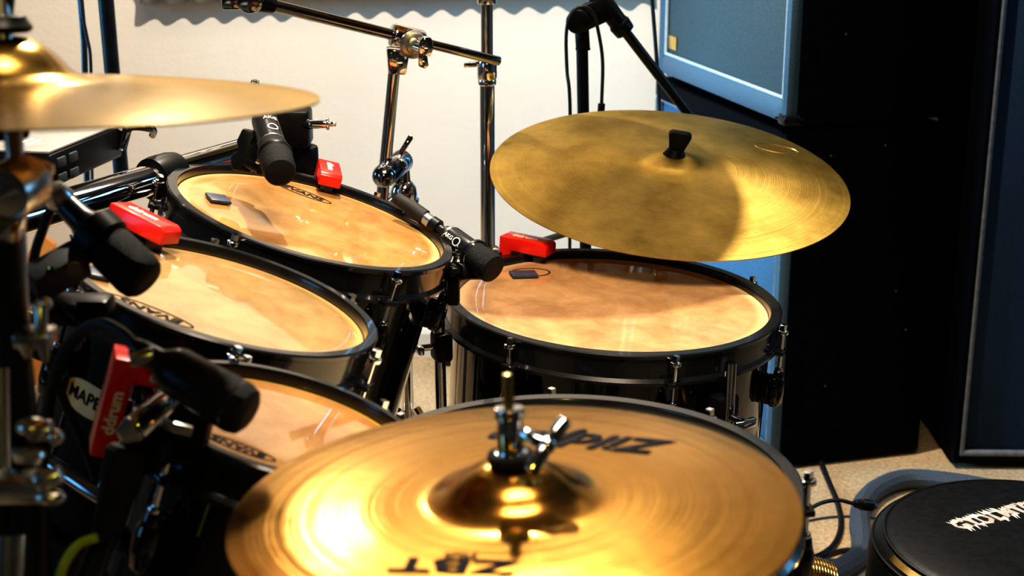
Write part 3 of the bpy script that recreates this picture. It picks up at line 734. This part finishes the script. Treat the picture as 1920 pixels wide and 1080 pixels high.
trig_nea, qn, hn1 = trigger('large red L-shaped drum trigger with lettering and plug at lower left, on the nearest tom', mn_, tn_ro, 285, 742, yaw=.15, s=1.0, legl=.052, wid=.034)
sg = 1 if (qn.inverted() @ CAM).y > 0 else -1
def side_m(pos, xa, ya): mm3 = Matrix((xa, ya, (0, sg, 0))).transposed().to_4x4(); mm3.translation = V(pos); return qn @ mm3
MB().text('ddrum', .0135, side_m((-.017, sg * .0174, -.014), (0, 0, 1), (sg, 0, 0)), .0001, bold=.03).text('ddrum', .0115, side_m((.018, sg * .0174, .0205), (-sg, 0, 0), (0, 0, 1)), .0001, bold=.03).build('lettering', 'white', hn1, flat=True)

# plug leaving the nearest trigger and its cable
pl = thing('cable_plug', 'chrome sleeved black plug with thick dark cable below the large red trigger', 'plug', W(238, 880, 1.08))
MB().cyl(W(318, 752, 1.06), W(252, 806, 1.04), .0100, .0104, 24, .001).build('sleeve', 'chrome', pl)
MB().box(frame(W(288, 772, 1.035), W(318, 752, 1.06) - W(252, 806, 1.04), (1, 0, 0)), .007, .004, .024, .001).build('latch', 'black', pl)
MB().cyl(W(256, 802, 1.04), W(224, 822, 1.035), .0105, .0065, 20, .002).build('tip_ring', 'steel', pl)
MB().cyl(W(330, 800, 1.09), W(262, 850, 1.05), .0185, .0185, 24, .004).build('rear_body', 'black', pl)
MB().prof(W(242, 838, 1.05), W(200, 1000, 1.05), [(0, .013), (.05, .0155), (.42, .0150), (.45, .0135), (1, .0105)], 24).build('boot', 'rubber', pl)
MB().tube([W(203, 990, 1.05), W(176, 1060, 1.05), W(150, 1140, 1.06), W(130, 1260, 1.1)], .0095, 12, 6).build('cord', 'cable', pl)
yb = MB().tube([W(182, 1008, 1.0), W(152, 1018, 1.0), W(128, 1044, 1.0), W(112, 1085, 1.0), W(105, 1160, 1.02)], .0034, 8, 8)
tag(yb.build('yellow_cable', 'yellow'), 'thin yellow green cable curving down at the bottom left corner', 'cable')

# ------------------------------------------------------------------ microphones
def mic(label, tail, tip, r, pr, rings=(), logo=None, bodymat='blackmetal', split=.62, grille='mesh'):
    tail, tip = V(tail), V(tip); root = thing('microphone', label, 'microphone', tail)
    L = (tip - tail).length; d_ = (tip - tail) / L
    body = [(t, k * r) for t, k in pr if t <= split]; gr = [(t, k * r) for t, k in pr if t >= split]
    fm_ = axis_frame(tail, tip)
    MB().lathe([(rr, t * L) for t, rr in body], fm_, 36).build('body', bodymat, root)
    MB().lathe([(rr, t * L) for t, rr in gr], fm_, 36).build('grille', grille, root)
    for t, k, w, mt in rings:
        MB().lathe([(k * r - .0008, t * L - w / 2), (k * r, t * L - w / 2 + .0005), (k * r, t * L + w / 2 - .0005), (k * r - .0008, t * L + w / 2)], fm_, 36, cap=True).build('ring', mt, root)
    return root, fm_, L
prA = [(0, .40), (.10, .42), (.12, .62), (.20, .74), (.24, .92), (.58, .96), (.62, .98), (.64, 1.0), (.74, 1.05), (.80, 1.12), (.95, 1.14), (.985, 1.08), (1, .94)]
# floor tom mic
t0, t1 = W(822, 428, 1.90), W(926, 506, 1.84)
mi, fmi, L = mic('black slanting microphone between the farthest mounted tom and the floor tom', t0, t1, .0168, prA, ((.20, .80, .004, 'steel'), (.64, 1.05, .004, 'chrome')))
def emblem(parent, fm_, rad, zz, az, s, txt, mat='white', flipt=0):
    def fn(v, z_=zz):
        a = az + v.x / rad; return fm_ @ V(((rad + .0004) * math.cos(a), (rad + .0004) * math.sin(a), z_ + v.y))
    mb = MB()
    if txt: mb.text(txt, s, None, 0, bold=.02, fn=lambda v: fn(V((-v.y, v.x, 0)) if flipt == 1 else (V((-v.x, -v.y, 0)) if flipt == 2 else v)))
    return mb, fn
def az_to_cam(fm_, zz, off=0):
    p = fm_ @ V((0, 0, zz)); q = fm_.inverted().to_3x3() @ (CAM - p); return math.atan2(q.y, q.x) + off
def mic_mark(root, fm_, rad, z_txt, z_ring, off, s, flipt):
    az = az_to_cam(fm_, z_txt, off)
    mb, fn = emblem(root, fm_, rad, z_txt, az, s, 'AKG', flipt=flipt)
    n = 28; vs = []; fs = []
    for i in range(n):
        a = 2 * PI * i / n
        for rr in (s * .78, s * .60):
            x = rr * math.cos(a); y = rr * math.sin(a); aa = az + x / rad
            vs.append(fm_ @ V(((rad + .0004) * math.cos(aa), (rad + .0004) * math.sin(aa), z_ring + y)))
    for i in range(n):
        j = (i + 1) % n; fs.append((2 * i, 2 * j, 2 * j + 1, 2 * i + 1))
    mb.add(vs, fs)
    mb.build('logo', 'white', root, flat=True)
mic_mark(mi, fmi, .0164, L * .30, L * .44, .0, .0075, 1)
pc = thing('cable_plug', 'black cable plug with a steel band feeding the slanting microphone at the floor tom', 'plug', W(745, 373, 1.92))
MB().prof(W(742, 370, 1.925), W(796, 408, 1.91), [(0, .004), (.05, .0085), (.45, .0095), (.50, .0105), (1, .0105)], 22).build('boot', 'rubber', pc)
MB().cyl(W(796, 408, 1.91), W(809, 418, 1.905), .0085, .0085, 22).build('band', 'steel', pc)
MB().prof(W(809, 418, 1.905), W(824, 429, 1.90), [(0, .010), (.8, .0105), (1, .008)], 22).build('sleeve', 'black', pc)
MB().cyl(W(766, 387, 1.92), W(768, 389, 1.92), .0112, .0112, 22).build('crimp_ring', 'blue', pc)
ck = thing('microphone_clip', 'black hoop clip holding the slanting microphone at the floor tom rim', 'microphone clip', W(868, 500, 1.87))
MB().ring([(.0182, -.003), (.0205, -.002), (.0205, .002), (.0182, .003), (.0174, 0)], axis_frame(W(888, 477.5, 1.865), t1), 32).build('ring', 'black', ck)
MB().box(frame(W(872, 508, 1.865), V((0, .3, 1)), (1, 0, -.5)), .05, .018, .022, .005).box(frame(W(850, 535, 1.86), V((0, 0, 1)), (1, 0, 0)), .016, .018, .05, .004).build('bracket', 'black', ck)
MB().ring([(.010, -.002), (.012, 0), (.010, .002), (.008, 0)], frame(W(850, 505, 1.85), V((0, -.6, 1))), 28).build('loop', 'darkchrome', ck)

# far tom mic, pointing down
t0, t1 = W(493, 216, 1.80), W(526, 326, 1.70)
mi2, fmi2, L2 = mic('black microphone pointing down at the farthest mounted tom, lit blue along its side', t0, t1, .0160, [(0, .55), (.06, .9), (.10, .97), (.50, 1.0), (.53, 1.04), (.56, 1.10), (.68, 1.14), (.70, 1.22), (.93, 1.20), (.985, 1.1), (1, .9)], ((.535, 1.06, .003, 'steel'),), split=.53)
mic_mark(mi2, fmi2, .0160, L2 * .24, L2 * .40, -.5, .0085, 2)
MB().lathe([(.0196, -.004), (.0205, -.002), (.0205, .002), (.0196, .004)], fmi2 @ Matrix.Translation((0, 0, L2 * .69)), 32).build('band', 'black', mi2)
cp = thing('microphone_clip', 'black clip with winged knob beside the downward microphone above the farthest tom', 'microphone clip', W(462, 290, 1.80))
mb = MB().prism([(-.018, -.022), (.004, -.026), (.016, -.010), (.014, .024), (-.004, .028), (-.012, .012), (-.010, .002), (-.020, -.006)], .018, frame(W(464, 284, 1.80), V((0, -1, .2)), (1, 0, 0)), .003)
mb.cyl(W(470, 270, 1.80), W(494, 262, 1.79), .008, .008).cyl(W(452, 300, 1.80), W(488, 318, 1.78), .006, .006)
mb.build('bracket', 'black', cp)
MB().sph(W(484, 303, 1.775), .0035).build('screw', 'chrome', cp)

# blurred mic over the middle tom
prB = [(0, .42), (.05, .50), (.25, .55), (.34, .72), (.42, .86), (.55, .90), (.60, .98), (.88, 1.0), (.95, .93), (.985, .75), (1, .5)]
t0, t1 = W(112, 372, 1.22), W(276, 532, 1.20)
mi3, fmi3, L3 = mic('thick blurred black microphone aimed at the middle tom, left of the photo', t0, t1, .0205, prB, (), split=.55)
tag(MB().cyl(W(96, 352, 1.21), W(118, 380, 1.22), .0105, .0125, 20, .003).build('band', 'steel', mi3))
cp3 = thing('microphone_clip', 'boxy dark grey clip under the thick microphone at the left edge of the middle tom', 'microphone clip', W(100, 520, 1.20))
dd = (W(190, 462, 1.22) - W(50, 540, 1.18)).normalized()
MB().box(frame(W(105, 510, 1.19), V((0, -.45, 1)), dd), .050, .024, .026, .003).build('bracket', M['key'], cp3)
MB().cyl(W(98, 500, 1.172), W(98, 505, 1.172), .004, .004).cyl(W(140, 505, 1.175), W(141, 506, 1.165), .006, .006, 14).build('screw', 'brass', cp3)
MB().ring([(.0195, -.010), (.0225, -.008), (.0225, .008), (.0195, .010), (.0185, 0)], fmi3 @ Matrix.Translation((0, 0, L3 * .45)), 32).build('ring', 'black', cp3)
MB().cyl(W(60, 545, 1.18), W(120, 585, 1.24), .010, .013, 18, .003).box(frame(W(150, 578, 1.26), V((0, 0, 1)), (1, 0, -.2)), .055, .03, .022, .005).build('hoop_clamp', 'black', cp3)

# blurred mic over the nearest tom
prC = [(0, .35), (.06, .42), (.22, .48), (.30, .80), (.36, .92), (.70, .97), (.73, 1.0), (.90, 1.0), (.96, .90), (.99, .66), (1, .45)]
t0, t1 = W(252, 650, 1.04), W(470, 778, 1.02)
mi4, fmi4, L4 = mic('thick blurred black microphone over the nearest tom, beside the large red trigger', t0, t1, .0188, prC, ((.86, 1.01, .002, 'darkchrome'),), split=.70)
tag(MB().cyl(W(246, 676, 1.03), W(290, 664, 1.03), .0055, .0055, 14, .001).build('band', 'steel', mi4))
cp4 = thing('microphone_clip', 'dark clip under the thick microphone on the rim of the nearest tom', 'microphone clip', W(340, 800, 1.08))
MB().box(frame(W(336, 800, 1.075), V((.3, 0, 1)), (1, 0, -.3)), .045, .028, .05, .006).build('bracket', 'black', cp4)
MB().box(frame(W(332, 802, 1.05), V((.3, 0, 1)), (1, 0, -.6)), .022, .004, .008, .001).build('clasp', 'steel', cp4)
gn = MB().tube([W(256, 652, 1.04), W(228, 625, 1.05), W(185, 608, 1.06), W(140, 634, 1.07), W(108, 690, 1.08), W(88, 780, 1.10), W(76, 900, 1.12), W(70, 1120, 1.16)], .0048, 10, 8)
tag(gn.build('microphone_cable', 'cable'), 'black cable looping down from the thick microphone over the nearest tom', 'cable')
gn = MB().tube([W(108, 372, 1.22), W(84, 420, 1.23), W(62, 520, 1.25), W(100, 700, 1.28), W(180, 900, 1.30), W(230, 1150, 1.32)], .0042, 10, 8)
tag(gn.build('microphone_cable', 'cable'), 'black cable hanging from the thick microphone over the middle tom', 'cable')

# damper gel pads
def gel(label, m, px, py, w, h, ang):
    p = m.inverted() @ on_plane(px, py, m.translation, m.to_3x3() @ V((0, 0, 1)))
    mm2 = m @ Matrix.Translation((p.x, p.y, .0032)) @ Matrix.Rotation(ang, 4, 'Z')
    tag(MB().box(mm2, w, h, .0044, .0015).build('damper_pad', 'gel', None, mm2), label, 'damper pad', 'damper gel pads')
gel('blue grey square damper pad on the head of the farthest mounted tom', mr, 408, 377, .026, .026, .5)
gel('dark blue damper pad on the middle tom, half hidden behind the microphone', mm_, 178, 517, .026, .026, .3)
gel('dark grey damper pad on the floor tom over the oval logo', mf, 982, 518, .038, .026, .25)

# ------------------------------------------------------------------ black mic stands and hanging cables
mb_ = Y(1096, 300, 2.62); yb_ = 2.62
ms1 = thing('microphone_stand', 'black boom microphone stand with round knob behind the tilted cymbal', 'microphone stand', (mb_.x + .02, yb_, 0))
ptop = Y(1091, 60, yb_); pbot = V((mb_.x + .02, yb_, .06))
MB().cyl(pbot, ptop, .0105, .0105, 22).build('pole', 'blackmetal', ms1)
MB().cyl(Y(1093, 92, yb_), Y(1091, 55, yb_), .0125, .0125, 22, .001).cyl(Y(1093, 93.5, yb_), Y(1093, 90, yb_), .0132, .0132, 22).build('collar', 'black', ms1)
kc = Y(1083, 42, yb_ - .035)
MB().cyl(kc + V((.006, .055, .002)), kc, .0195, .0205, 32, .003).build('knob', 'black', ms1)
B0 = Y(1118, -12, yb_); B1 = Y(1162, 46, yb_); B2 = Y(1300, 226, yb_ + .02)
MB().box(frame(Y(1116, 24, yb_ - .005), V((0, -1, 0)), (1, 0, .45)), .05, .042, .03, .004).build('pivot_block', 'black', ms1)
MB().cyl(B0, B1, .018, .0165, 24, .003).build('boom_sleeve', 'black', ms1)
dd = (B2 - B1).normalized()
MB().cyl(B1 - dd * .004, B1 + dd * .018, .0195, .018, 24, .003).cyl(B1 - dd * .006, B1 - dd * .003, .0175, .0175, 24).build('boom_collar', 'black', ms1)
MB().cyl(B1, B2, .0090, .0090, 18).build('boom', 'blackmetal', ms1)
MB().cyl(B0, B0 - dd * .35, .0090, .0090, 18).build('boom', 'blackmetal', ms1)
for k in range(3):
    a = .3 + k * 2 * PI / 3; e = V((math.cos(a), math.sin(a), 0)); b = V((pbot.x, pbot.y, 0))
    MB().tube([b + V((0, 0, .09)), b + e * .28 + V((0, 0, .012))], .008, 10, 1).build('leg', 'blackmetal', ms1)
y2 = yb_ - .06
lp = MB().tube([Y(1068, 520, yb_ + .01), Y(1069, 215, y2), Y(1063, 130, y2), Y(1062, 60, y2), Y(1072, 26, y2), Y(1092, 12, y2), Y(1112, 26, y2), Y(1124, 70, y2), Y(1130, 120, y2), Y(1128, 195, y2)], .0030, 10, 8)
lpo = tag(lp.build('hanging_cable', 'cable'), 'black cable looped over the knob of the black boom microphone stand', 'cable')
MB().cyl(Y(1128, 194, y2), Y(1126, 222, y2), .0062, .0062, 14, .001).build('plug', 'black', lpo)
lp = MB().tube([Y(1219, -40, 2.9), Y(1225, 30, 2.9), Y(1231, 110, 2.9), Y(1236, 205, 2.9), Y(1240, 420, 2.9), G(1250, 760) ], .0038, 10, 6)
tag(lp.build('hanging_cable', 'cable'), 'single black cable hanging between the boom microphone stand and the amplifier', 'cable')
# left rear black stand
s0 = Y(195, -40, 2.9); s1 = Y(209, 118, 2.9); dv_ = s1 - s0; pbot = s0 + dv_ * ((.05 - s0.z) / dv_.z)
ms2 = thing('microphone_stand', 'black stand pole by the white wall above the edge-on cymbal, top left', 'microphone stand', (pbot.x, pbot.y, 0))
MB().cyl(pbot, s0 - dv_ * 1.5, .0150, .0150, 24).build('pole', 'blackmetal', ms2)
for k in range(3):
    a = .9 + k * 2 * PI / 3; e = V((math.cos(a), math.sin(a), 0)); b = V((pbot.x, pbot.y, 0))
    MB().tube([b + V((0, 0, .09)), b + e * .26 + V((0, 0, .012))], .008, 10, 1).build('leg', 'blackmetal', ms2)
lp = MB().tube([Y(147, -60, 2.85), Y(151, 0, 2.85), Y(156, 60, 2.85), Y(159, 130, 2.85), Y(162, 300, 2.86), Y(165, 520, 2.88), G(170, 800)], .0062, 10, 6)
tag(lp.build('hanging_cable', 'cable'), 'thicker of two black cables hanging in front of the wall at top left', 'cable')
lp = MB().tube([Y(151, -10, 2.83), Y(155, 30, 2.83), Y(163, 70, 2.83), Y(170, 120, 2.83), Y(172, 300, 2.84), Y(176, 520, 2.85), G(180, 810)], .0033, 10, 6)
tag(lp.build('hanging_cable', 'cable'), 'thinner of two black cables hanging in front of the wall at top left', 'cable')

# ------------------------------------------------------------------ amplifiers
cnr = V((.552, 2.915, 0)); fdir = V((-.268, .963, 0)).normalized(); sdir = V((.963, .268, 0)).normalized()
nF = -sdir                                   # outward normal of the grille side
H1 = .728; H2 = 1.48
def cabinet(label, c0, fd_, sd_, width, depth, z0, z1, tol, cloth, pipe, insetl, insetr, insetb, insett, badge=False, corners=True, feet=True, frm='tolexbluelit'):
    root = thing('speaker_cabinet', label, 'speaker cabinet', c0 + V((0, 0, z0)))
    r_ = .016; h = z1 - z0
    # body: rounded plan, local x along the front, y = depth
    zf = .012 if feet else 0
    poly = [(r_, 0)]
    def arc(cx, cy, a0, a1): return [(cx + r_ * math.cos(a0 + (a1 - a0) * i / 5), cy + r_ * math.sin(a0 + (a1 - a0) * i / 5)) for i in range(6)]
    poly = arc(r_, r_, PI * 1.5, PI) + arc(r_, depth - r_, PI, PI * .5) + arc(width - r_, depth - r_, PI * .5, 0) + arc(width - r_, r_, 0, -PI * .5)
    mloc = Matrix((fd_, sd_, V((0, 0, 1)))).transposed().to_4x4(); mloc.translation = c0
    fr_x0, fr_x1, fr_z0, fr_z1 = insetl, width - insetr, z0 + insetb, z1 - insett
    MB().prism(poly, h - zf, mloc @ Matrix.Translation((0, .02, (z0 + zf + z1) / 2)) @ Matrix.Diagonal((1, (depth - .02) / depth, 1, 1))).build('case', tol, root, ang=40)
    # frame rails round the recessed grille
    fr = MB(); tr = MB()
    def rail(x0, x1, za, zb, b=fr): b.box(mloc @ Matrix.Translation(((x0 + x1) / 2, .015, (za + zb) / 2)), x1 - x0, .032, zb - za, min(.013, (x1 - x0) * .45, (zb - za) * .45))
    zt_ = z1 if badge else fr_z1 + .012
    rail(0.0005, fr_x0, z0 + zf, zt_); rail(fr_x1, width - .0005, z0 + zf, zt_)
    rail(fr_x0 - .01, fr_x1 + .01, z0 + zf, fr_z0); rail(*((fr_x0 - .01, fr_x1 + .01) if badge else (.0002, width - .0002)), fr_z1, z1 + .0003, tr)
    tr.build('top_rail', frm if badge else 'tolex', root, ang=40)
    fr.build('frame', frm, root, ang=40)
    MB().box(mloc @ Matrix.Translation(((fr_x0 + fr_x1) / 2, .018, (fr_z0 + fr_z1) / 2)), fr_x1 - fr_x0, .012, fr_z1 - fr_z0, .001).build('grille_cloth', cloth, root)
    t = .004
    pp = [V((fr_x0, .007, fr_z0)), V((fr_x1, .007, fr_z0)), V((fr_x1, .007, fr_z1)), V((fr_x0, .007, fr_z1))]
    mp = MB()
    for i in range(4): mp.cyl(mloc @ pp[i], mloc @ pp[(i + 1) % 4], pipe[1], pipe[1], 12); mp.sph(mloc @ pp[i], pipe[1], seg=12)
    mp.build('piping', pipe[0], root)
    if badge:
        MB().box(mloc @ Matrix.Translation((fr_x1 - .034, .010, fr_z0 + .030)), .050, .004, .032, .0015).build('badge', 'brass', root)
    if corners:
        for zz in (z0 + zf,):
            cp_ = MB()
            cp_.box(mloc @ Matrix.Translation((.014, .014, zz + .009)), .036, .036, .022, .006)
            for q in ((.032, -.0055, zz + .011), (-.0055, .032, zz + .011), (-.004, -.004, zz + .012)): cp_.sph(mloc @ V(q), .003, seg=10)
            cp_.build('corner_protector', 'blackmetal', root)
    for xx in (.06, width - .06):
        for yy in (.07, depth - .06):
            if feet: MB().cyl(mloc @ V((xx, yy, z0)), mloc @ V((xx, yy, z0 + zf + .001)), .02, .022, 16).build('rubber_foot', 'rubber', root)
    # side screws
    sc = MB()
    for (yy, zz) in ((.10, .93), (.22, .95), (.27, .52), (.30, .40), (.12, .25)):
        zz = z0 + zz * h
        sc.lathe([(.0028, 0), (.0022, .0010), (1e-6, .0014)], mloc @ Matrix.Translation((0, yy, zz)) @ Matrix.Rotation(-PI / 2, 4, 'Y'), 10)
    sc.build('screw', noise_mat('blackened screw', (.03, .03, .03), (.05, .05, .05), 30, .5), root)
    return root
M['tolex_low'] = M['tolexbluelit']
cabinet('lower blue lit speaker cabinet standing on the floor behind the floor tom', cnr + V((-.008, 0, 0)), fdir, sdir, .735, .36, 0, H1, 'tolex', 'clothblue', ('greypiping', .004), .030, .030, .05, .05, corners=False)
cabinet('upper grey clothed speaker cabinet with pale piping, stacked on the lower one', cnr + V((-.012, 0, 0)), fdir, sdir, .712, .36, H1 + .004, H2, 'tolex', 'cloth', ('piping', .0042), .028, .040, .062, .05, badge=True)
c2 = V((.938, 2.93, 0))
cabinet('navy front speaker cabinet with grey piping at the right edge of the photo', c2, V((1, -.02, 0)).normalized(), V((.02, 1, 0)).normalized(), .72, .36, 0, 1.30, 'tolex', 'clothnavy', ('greypiping', .008), .016, .030, .035, .04, corners=False, frm='tolex')

# ------------------------------------------------------------------ drum throne, bottom right
tc_ = Y(1940, 1003, 1.60)
th = thing('drum_throne', 'round black padded drum throne with jagged white lettering, bottom right corner', 'drum stool', (tc_.x, tc_.y, 0))
zt = tc_.z; Rt = .190; mt = Matrix.Translation((tc_.x, tc_.y, zt))
MB().lathe([(1e-6, .000), (Rt * .5, -.001), (Rt * .85, -.004), (Rt * .90, -.008), (Rt * .965, -.017), (Rt * .995, -.030), (Rt, -.05), (Rt, -.105), (Rt * .97, -.118), (1e-6, -.120)], mt, 96, cap=False).build('seat', 'vinyl', th)
MB().ring([(Rt * .905 + .0025 * math.cos(a), -.0085 + .0025 * math.sin(a)) for a in [i * PI / 4 for i in range(8)]], mt, 96).ring([(Rt * .975 + .002 * math.cos(a), -.0195 + .002 * math.sin(a)) for a in [i * PI / 4 for i in range(8)]], mt, 96).build('seam', 'vinyl', th)
bnd = MB().lathe([(Rt * .925, -.0106), (Rt * .958, -.0158)], mt @ Matrix.Translation((0, 0, .0010)), 40, cap=False, a0=PI + .18, a1=PI + 1.05)
bnd.build('gold_glint_band', 'brass', th)  # gold reflection on the seat rim, modelled as a brass strip
MB().cyl((tc_.x, tc_.y, zt - .119), (tc_.x, tc_.y, .12), .014).build('post', 'chrome', th)
for k in range(3):
    a = .5 + k * 2 * PI / 3; e = V((math.cos(a), math.sin(a), 0)); b = V((tc_.x, tc_.y, 0))
    MB().tube([b + V((0, 0, .28)), b + e * .22 + V((0, 0, .012)), b + e * .25 + V((0, 0, .010))], .009, 10, 2).build('leg', 'chrome', th)
p0 = on_plane(1797, 992, tc_, V((0, 0, 1))); p1 = on_plane(1922, 958, tc_, V((0, 0, 1)))
dx = (p1 - p0).normalized(); lm = frame(p0 + V((0, 0, .0004)), V((0, 0, 1)), dx)
lt = MB()
def seat_z(v): return v
word = 'GYDLMTOC'
off = 0
def jag(v):
    return V((v.x + .0012 * math.sin(v.y * 900 + v.x * 500), v.y + .0022 * math.sin(v.x * 1300), v.z))
cu_w = .0165
for i, ch in enumerate(word):
    lt.text(ch, .034, lm @ Matrix.Translation((.012 + i * .0185, .007 + .001 * math.sin(i * 2), 0)), .0001, -.15, .05, jag, .80)
rnd = random.Random(7)
for i in range(46):
    x = .004 + rnd.random() * .15; up_ = rnd.random() < .5; y0 = .018 if up_ else -.003; ln2 = .004 + rnd.random() * .007; w = .0012 + rnd.random() * .0014; sk = -.004 + rnd.random() * .003
    lt.add([(x - w, y0 - (.003 if up_ else -.003), 0), (x + w, y0 - (.003 if up_ else -.003), 0), (x + sk, y0 + (ln2 if up_ else -ln2), 0)], [(0, 1, 2)], lm)
# sit the print on the slightly domed seat
for i, v in enumerate(lt.v):
    rr = math.hypot(v.x - tc_.x, v.y - tc_.y); lt.v[i] = V((v.x, v.y, zt + .0006 - (.001 * min(1, rr / (Rt * .5)) + max(0, rr - Rt * .5) / (Rt * .35) * .003) + .0002))
lt.build('lettering', 'white', th, flat=True)

# ------------------------------------------------------------------ floor bits
def cable(label, pts, r, mat='cable', name='floor_cable', smooth=8):
    return tag(MB().tube(pts, r, 10, smooth).build(name, mat), label, 'cable')
jk = cable('thin black cable with a jack plug touching the round black drum throne', [W(1632, 948, 1.66), W(1600, 944, 1.64), W(1572, 938, 1.62), W(1540, 943, 1.60), W(1510, 960, 1.58), W(1470, 990, 1.57), W(1440, 1060, 1.60), G(1440, 1300, .005)], .0022)
pk = MB().prof(W(1602, 944, 1.64), W(1634, 948, 1.655), [(0, .003), (.1, .0048), (.35, .0055), (.4, .0065), (.95, .0065), (1, .004)], 18).build('plug', 'black', jk)
MB().cyl(W(1633, 948, 1.655), W(1639, 949, 1.66), .0048, .0048, 14).build('tip', 'chrome', jk)
cable('black cable curving on the floor from below the stacked cabinets towards the front cymbal', [G(1540, 868, .012), G(1555, 905, .006), G(1571, 945, .006), G(1577, 985, .006), G(1566, 1018, .006), G(1540, 1040, .006), G(1500, 1052, .006), G(1440, 1070, .006)], .0058)
cable('grey cable lying straight across the floor beside the round drum throne', [G(1440, 1046, .006), G(1500, 1050, .006), G(1570, 1053, .006), G(1640, 1056, .006), G(1720, 1060, .006)], .0052, 'loom')
cable('black cable in a flat arch on the floor in front of the grey hose', [G(1530, 1056, .016), G(1550, 1042, .006), G(1575, 1033, .006), G(1605, 1030, .006), G(1660, 1028, .006)], .0045)
cable('faint thin grey cord on the floor beyond the looping black cable', [G(1480, 985, .003), G(1520, 975, .003), G(1560, 969, .003), G(1600, 968, .003), G(1650, 972, .003)], .0022, 'loom')
cable('thick grey blue padded hose snaking over the floor beside the round drum throne', [G(1900, 925, .022), G(1790, 905, .022), G(1700, 898, .022), G(1645, 917, .022), G(1618, 945, .022), G(1612, 980, .022), G(1616, 1010, .022), G(1612, 1040, .022), G(1585, 1062, .022), G(1540, 1085, .022)], .0205, 'loom', 'cable_hose')
# coiled cord with metal look at the bottom
hx = []
A0 = G(1455, 1090, .03); A1 = G(1568, 1088, .03)
for i in range(20 * 12):
    t = i / (20 * 12 - 1); a = 2 * PI * 20 * t; c = A0.lerp(A1, t)
    hx.append(c + V((0, math.cos(a), math.sin(a))) * .027 + V((0, 0, .0 + .018 * math.sin(PI * t))))
cable('brassy coiled cord on the floor at the bottom edge, right of the front cymbal', hx, .0022, 'brass', 'coiled_cord', 1)
# small box by the skirting and board on the left
bx = V((-.165 + .0, WY - .055, 0)); p = G(829, 689); bx = V((p.x + .012, WY - .06, 0))
small = thing('small_box', 'small black box on the floor by the white skirting board, left of the floor tom', 'box', bx)
MB().box(Matrix.Translation(bx + V((0, 0, .026))), .052, .06, .052, .003).build('case', 'blackmetal', small)
MB().box(Matrix.Translation(bx + V((0, 0, .0535))), .050, .058, .003, .001).build('lid', 'key', small)
p = Y(60, 520, 3.35)
bp_ = MB().prism([(-.085, -p.z + .0), (.030, -p.z + .0), (.030, .055), (.004, .075), (-.085, -.02)], .018, frame(V((p.x, 3.45, p.z)), V((0, -1, .02)), (1, 0, 0)), .002)
tag(bp_.build('wooden_board', 'board'), 'orange brown wooden board standing by the wall behind the left stand', 'board')

# ------------------------------------------------------------------ light
def spot(name, loc, target, power, color, size, radius):
    l = bpy.data.lights.new(name, 'SPOT'); l.energy = power; l.color = color; l.spot_size = math.radians(size); l.spot_blend = .6; l.shadow_soft_size = radius
    o = bpy.data.objects.new(name, l); COL.objects.link(o); o.location = loc
    o.rotation_euler = (V(target) - V(loc)).to_track_quat('-Z', 'Y').to_euler(); return o
def area(name, loc, target, power, color, sx, sy):
    l = bpy.data.lights.new(name, 'AREA'); l.energy = power; l.color = color; l.shape = 'RECTANGLE'; l.size = sx; l.size_y = sy
    o = bpy.data.objects.new(name, l); COL.objects.link(o); o.location = loc
    o.rotation_euler = (V(target) - V(loc)).to_track_quat('-Z', 'Y').to_euler(); return o
spot('key_lamp', (-.10, 2.50, 2.55), (0, 2.2, .6), 198, (1.0, .885, .73), 160, .025)
spot('second_lamp', (-.66, 3.30, 2.06), (-.2, 1.6, .8), 14, (1.0, .86, .64), 165, .05)
area('wall_fill', (-.3, 2.9, 2.55), (-.3, 3.66, 1.2), 10, (1.0, .86, .70), 3.0, .15)  # added fill that brightens the back wall, no fixture behind it
wl = area('window_light', (-2.4, 2.75, 1.25), (.5, 3.2, .6), 8.5, (.22, .62, 1.0), .7, 1.3)
wl.data.spread = math.radians(34)
area('side_blue_fill', (-2.6, .2, 1.5), (0, 1.7, .8), 10, (.20, .58, 1.0), 1.0, 1.1)  # added blue fill for streaks on chrome and black parts, no window here
area('right_blue_fill', (2.65, 2.55, 1.55), (-.5, 1.8, .9), 11, (.22, .60, 1.0), .8, .8)  # added blue area light that puts a streak on the rack tube
rf_ = area('room_fill', (.10, .90, 2.45), (-.05, 1.65, .75), 8, (1.0, .82, .62), .9, .7)
rf_.data.spread = math.radians(60)
spot('stage_lamp', (0, -1.4, 2.35), (0, .9, .9), 20, (1.0, .85, .15), 40, .08)
w = bpy.data.worlds.new('world'); scene.world = w; w.use_nodes = True
w.node_tree.nodes['Background'].inputs[0].default_value = (.05, .07, .1, 1); w.node_tree.nodes['Background'].inputs[1].default_value = .3

scene.view_settings.view_transform = 'Standard'
for lk in ('High Contrast', 'Medium High Contrast', 'Standard - Medium High Contrast', 'High Contrast'):
    try: scene.view_settings.look = lk; break
    except Exception: pass
scene.view_settings.exposure = 0.0
scene.cycles.max_bounces = 8
try: scene.cycles.sample_clamp_indirect = 6
except Exception: pass
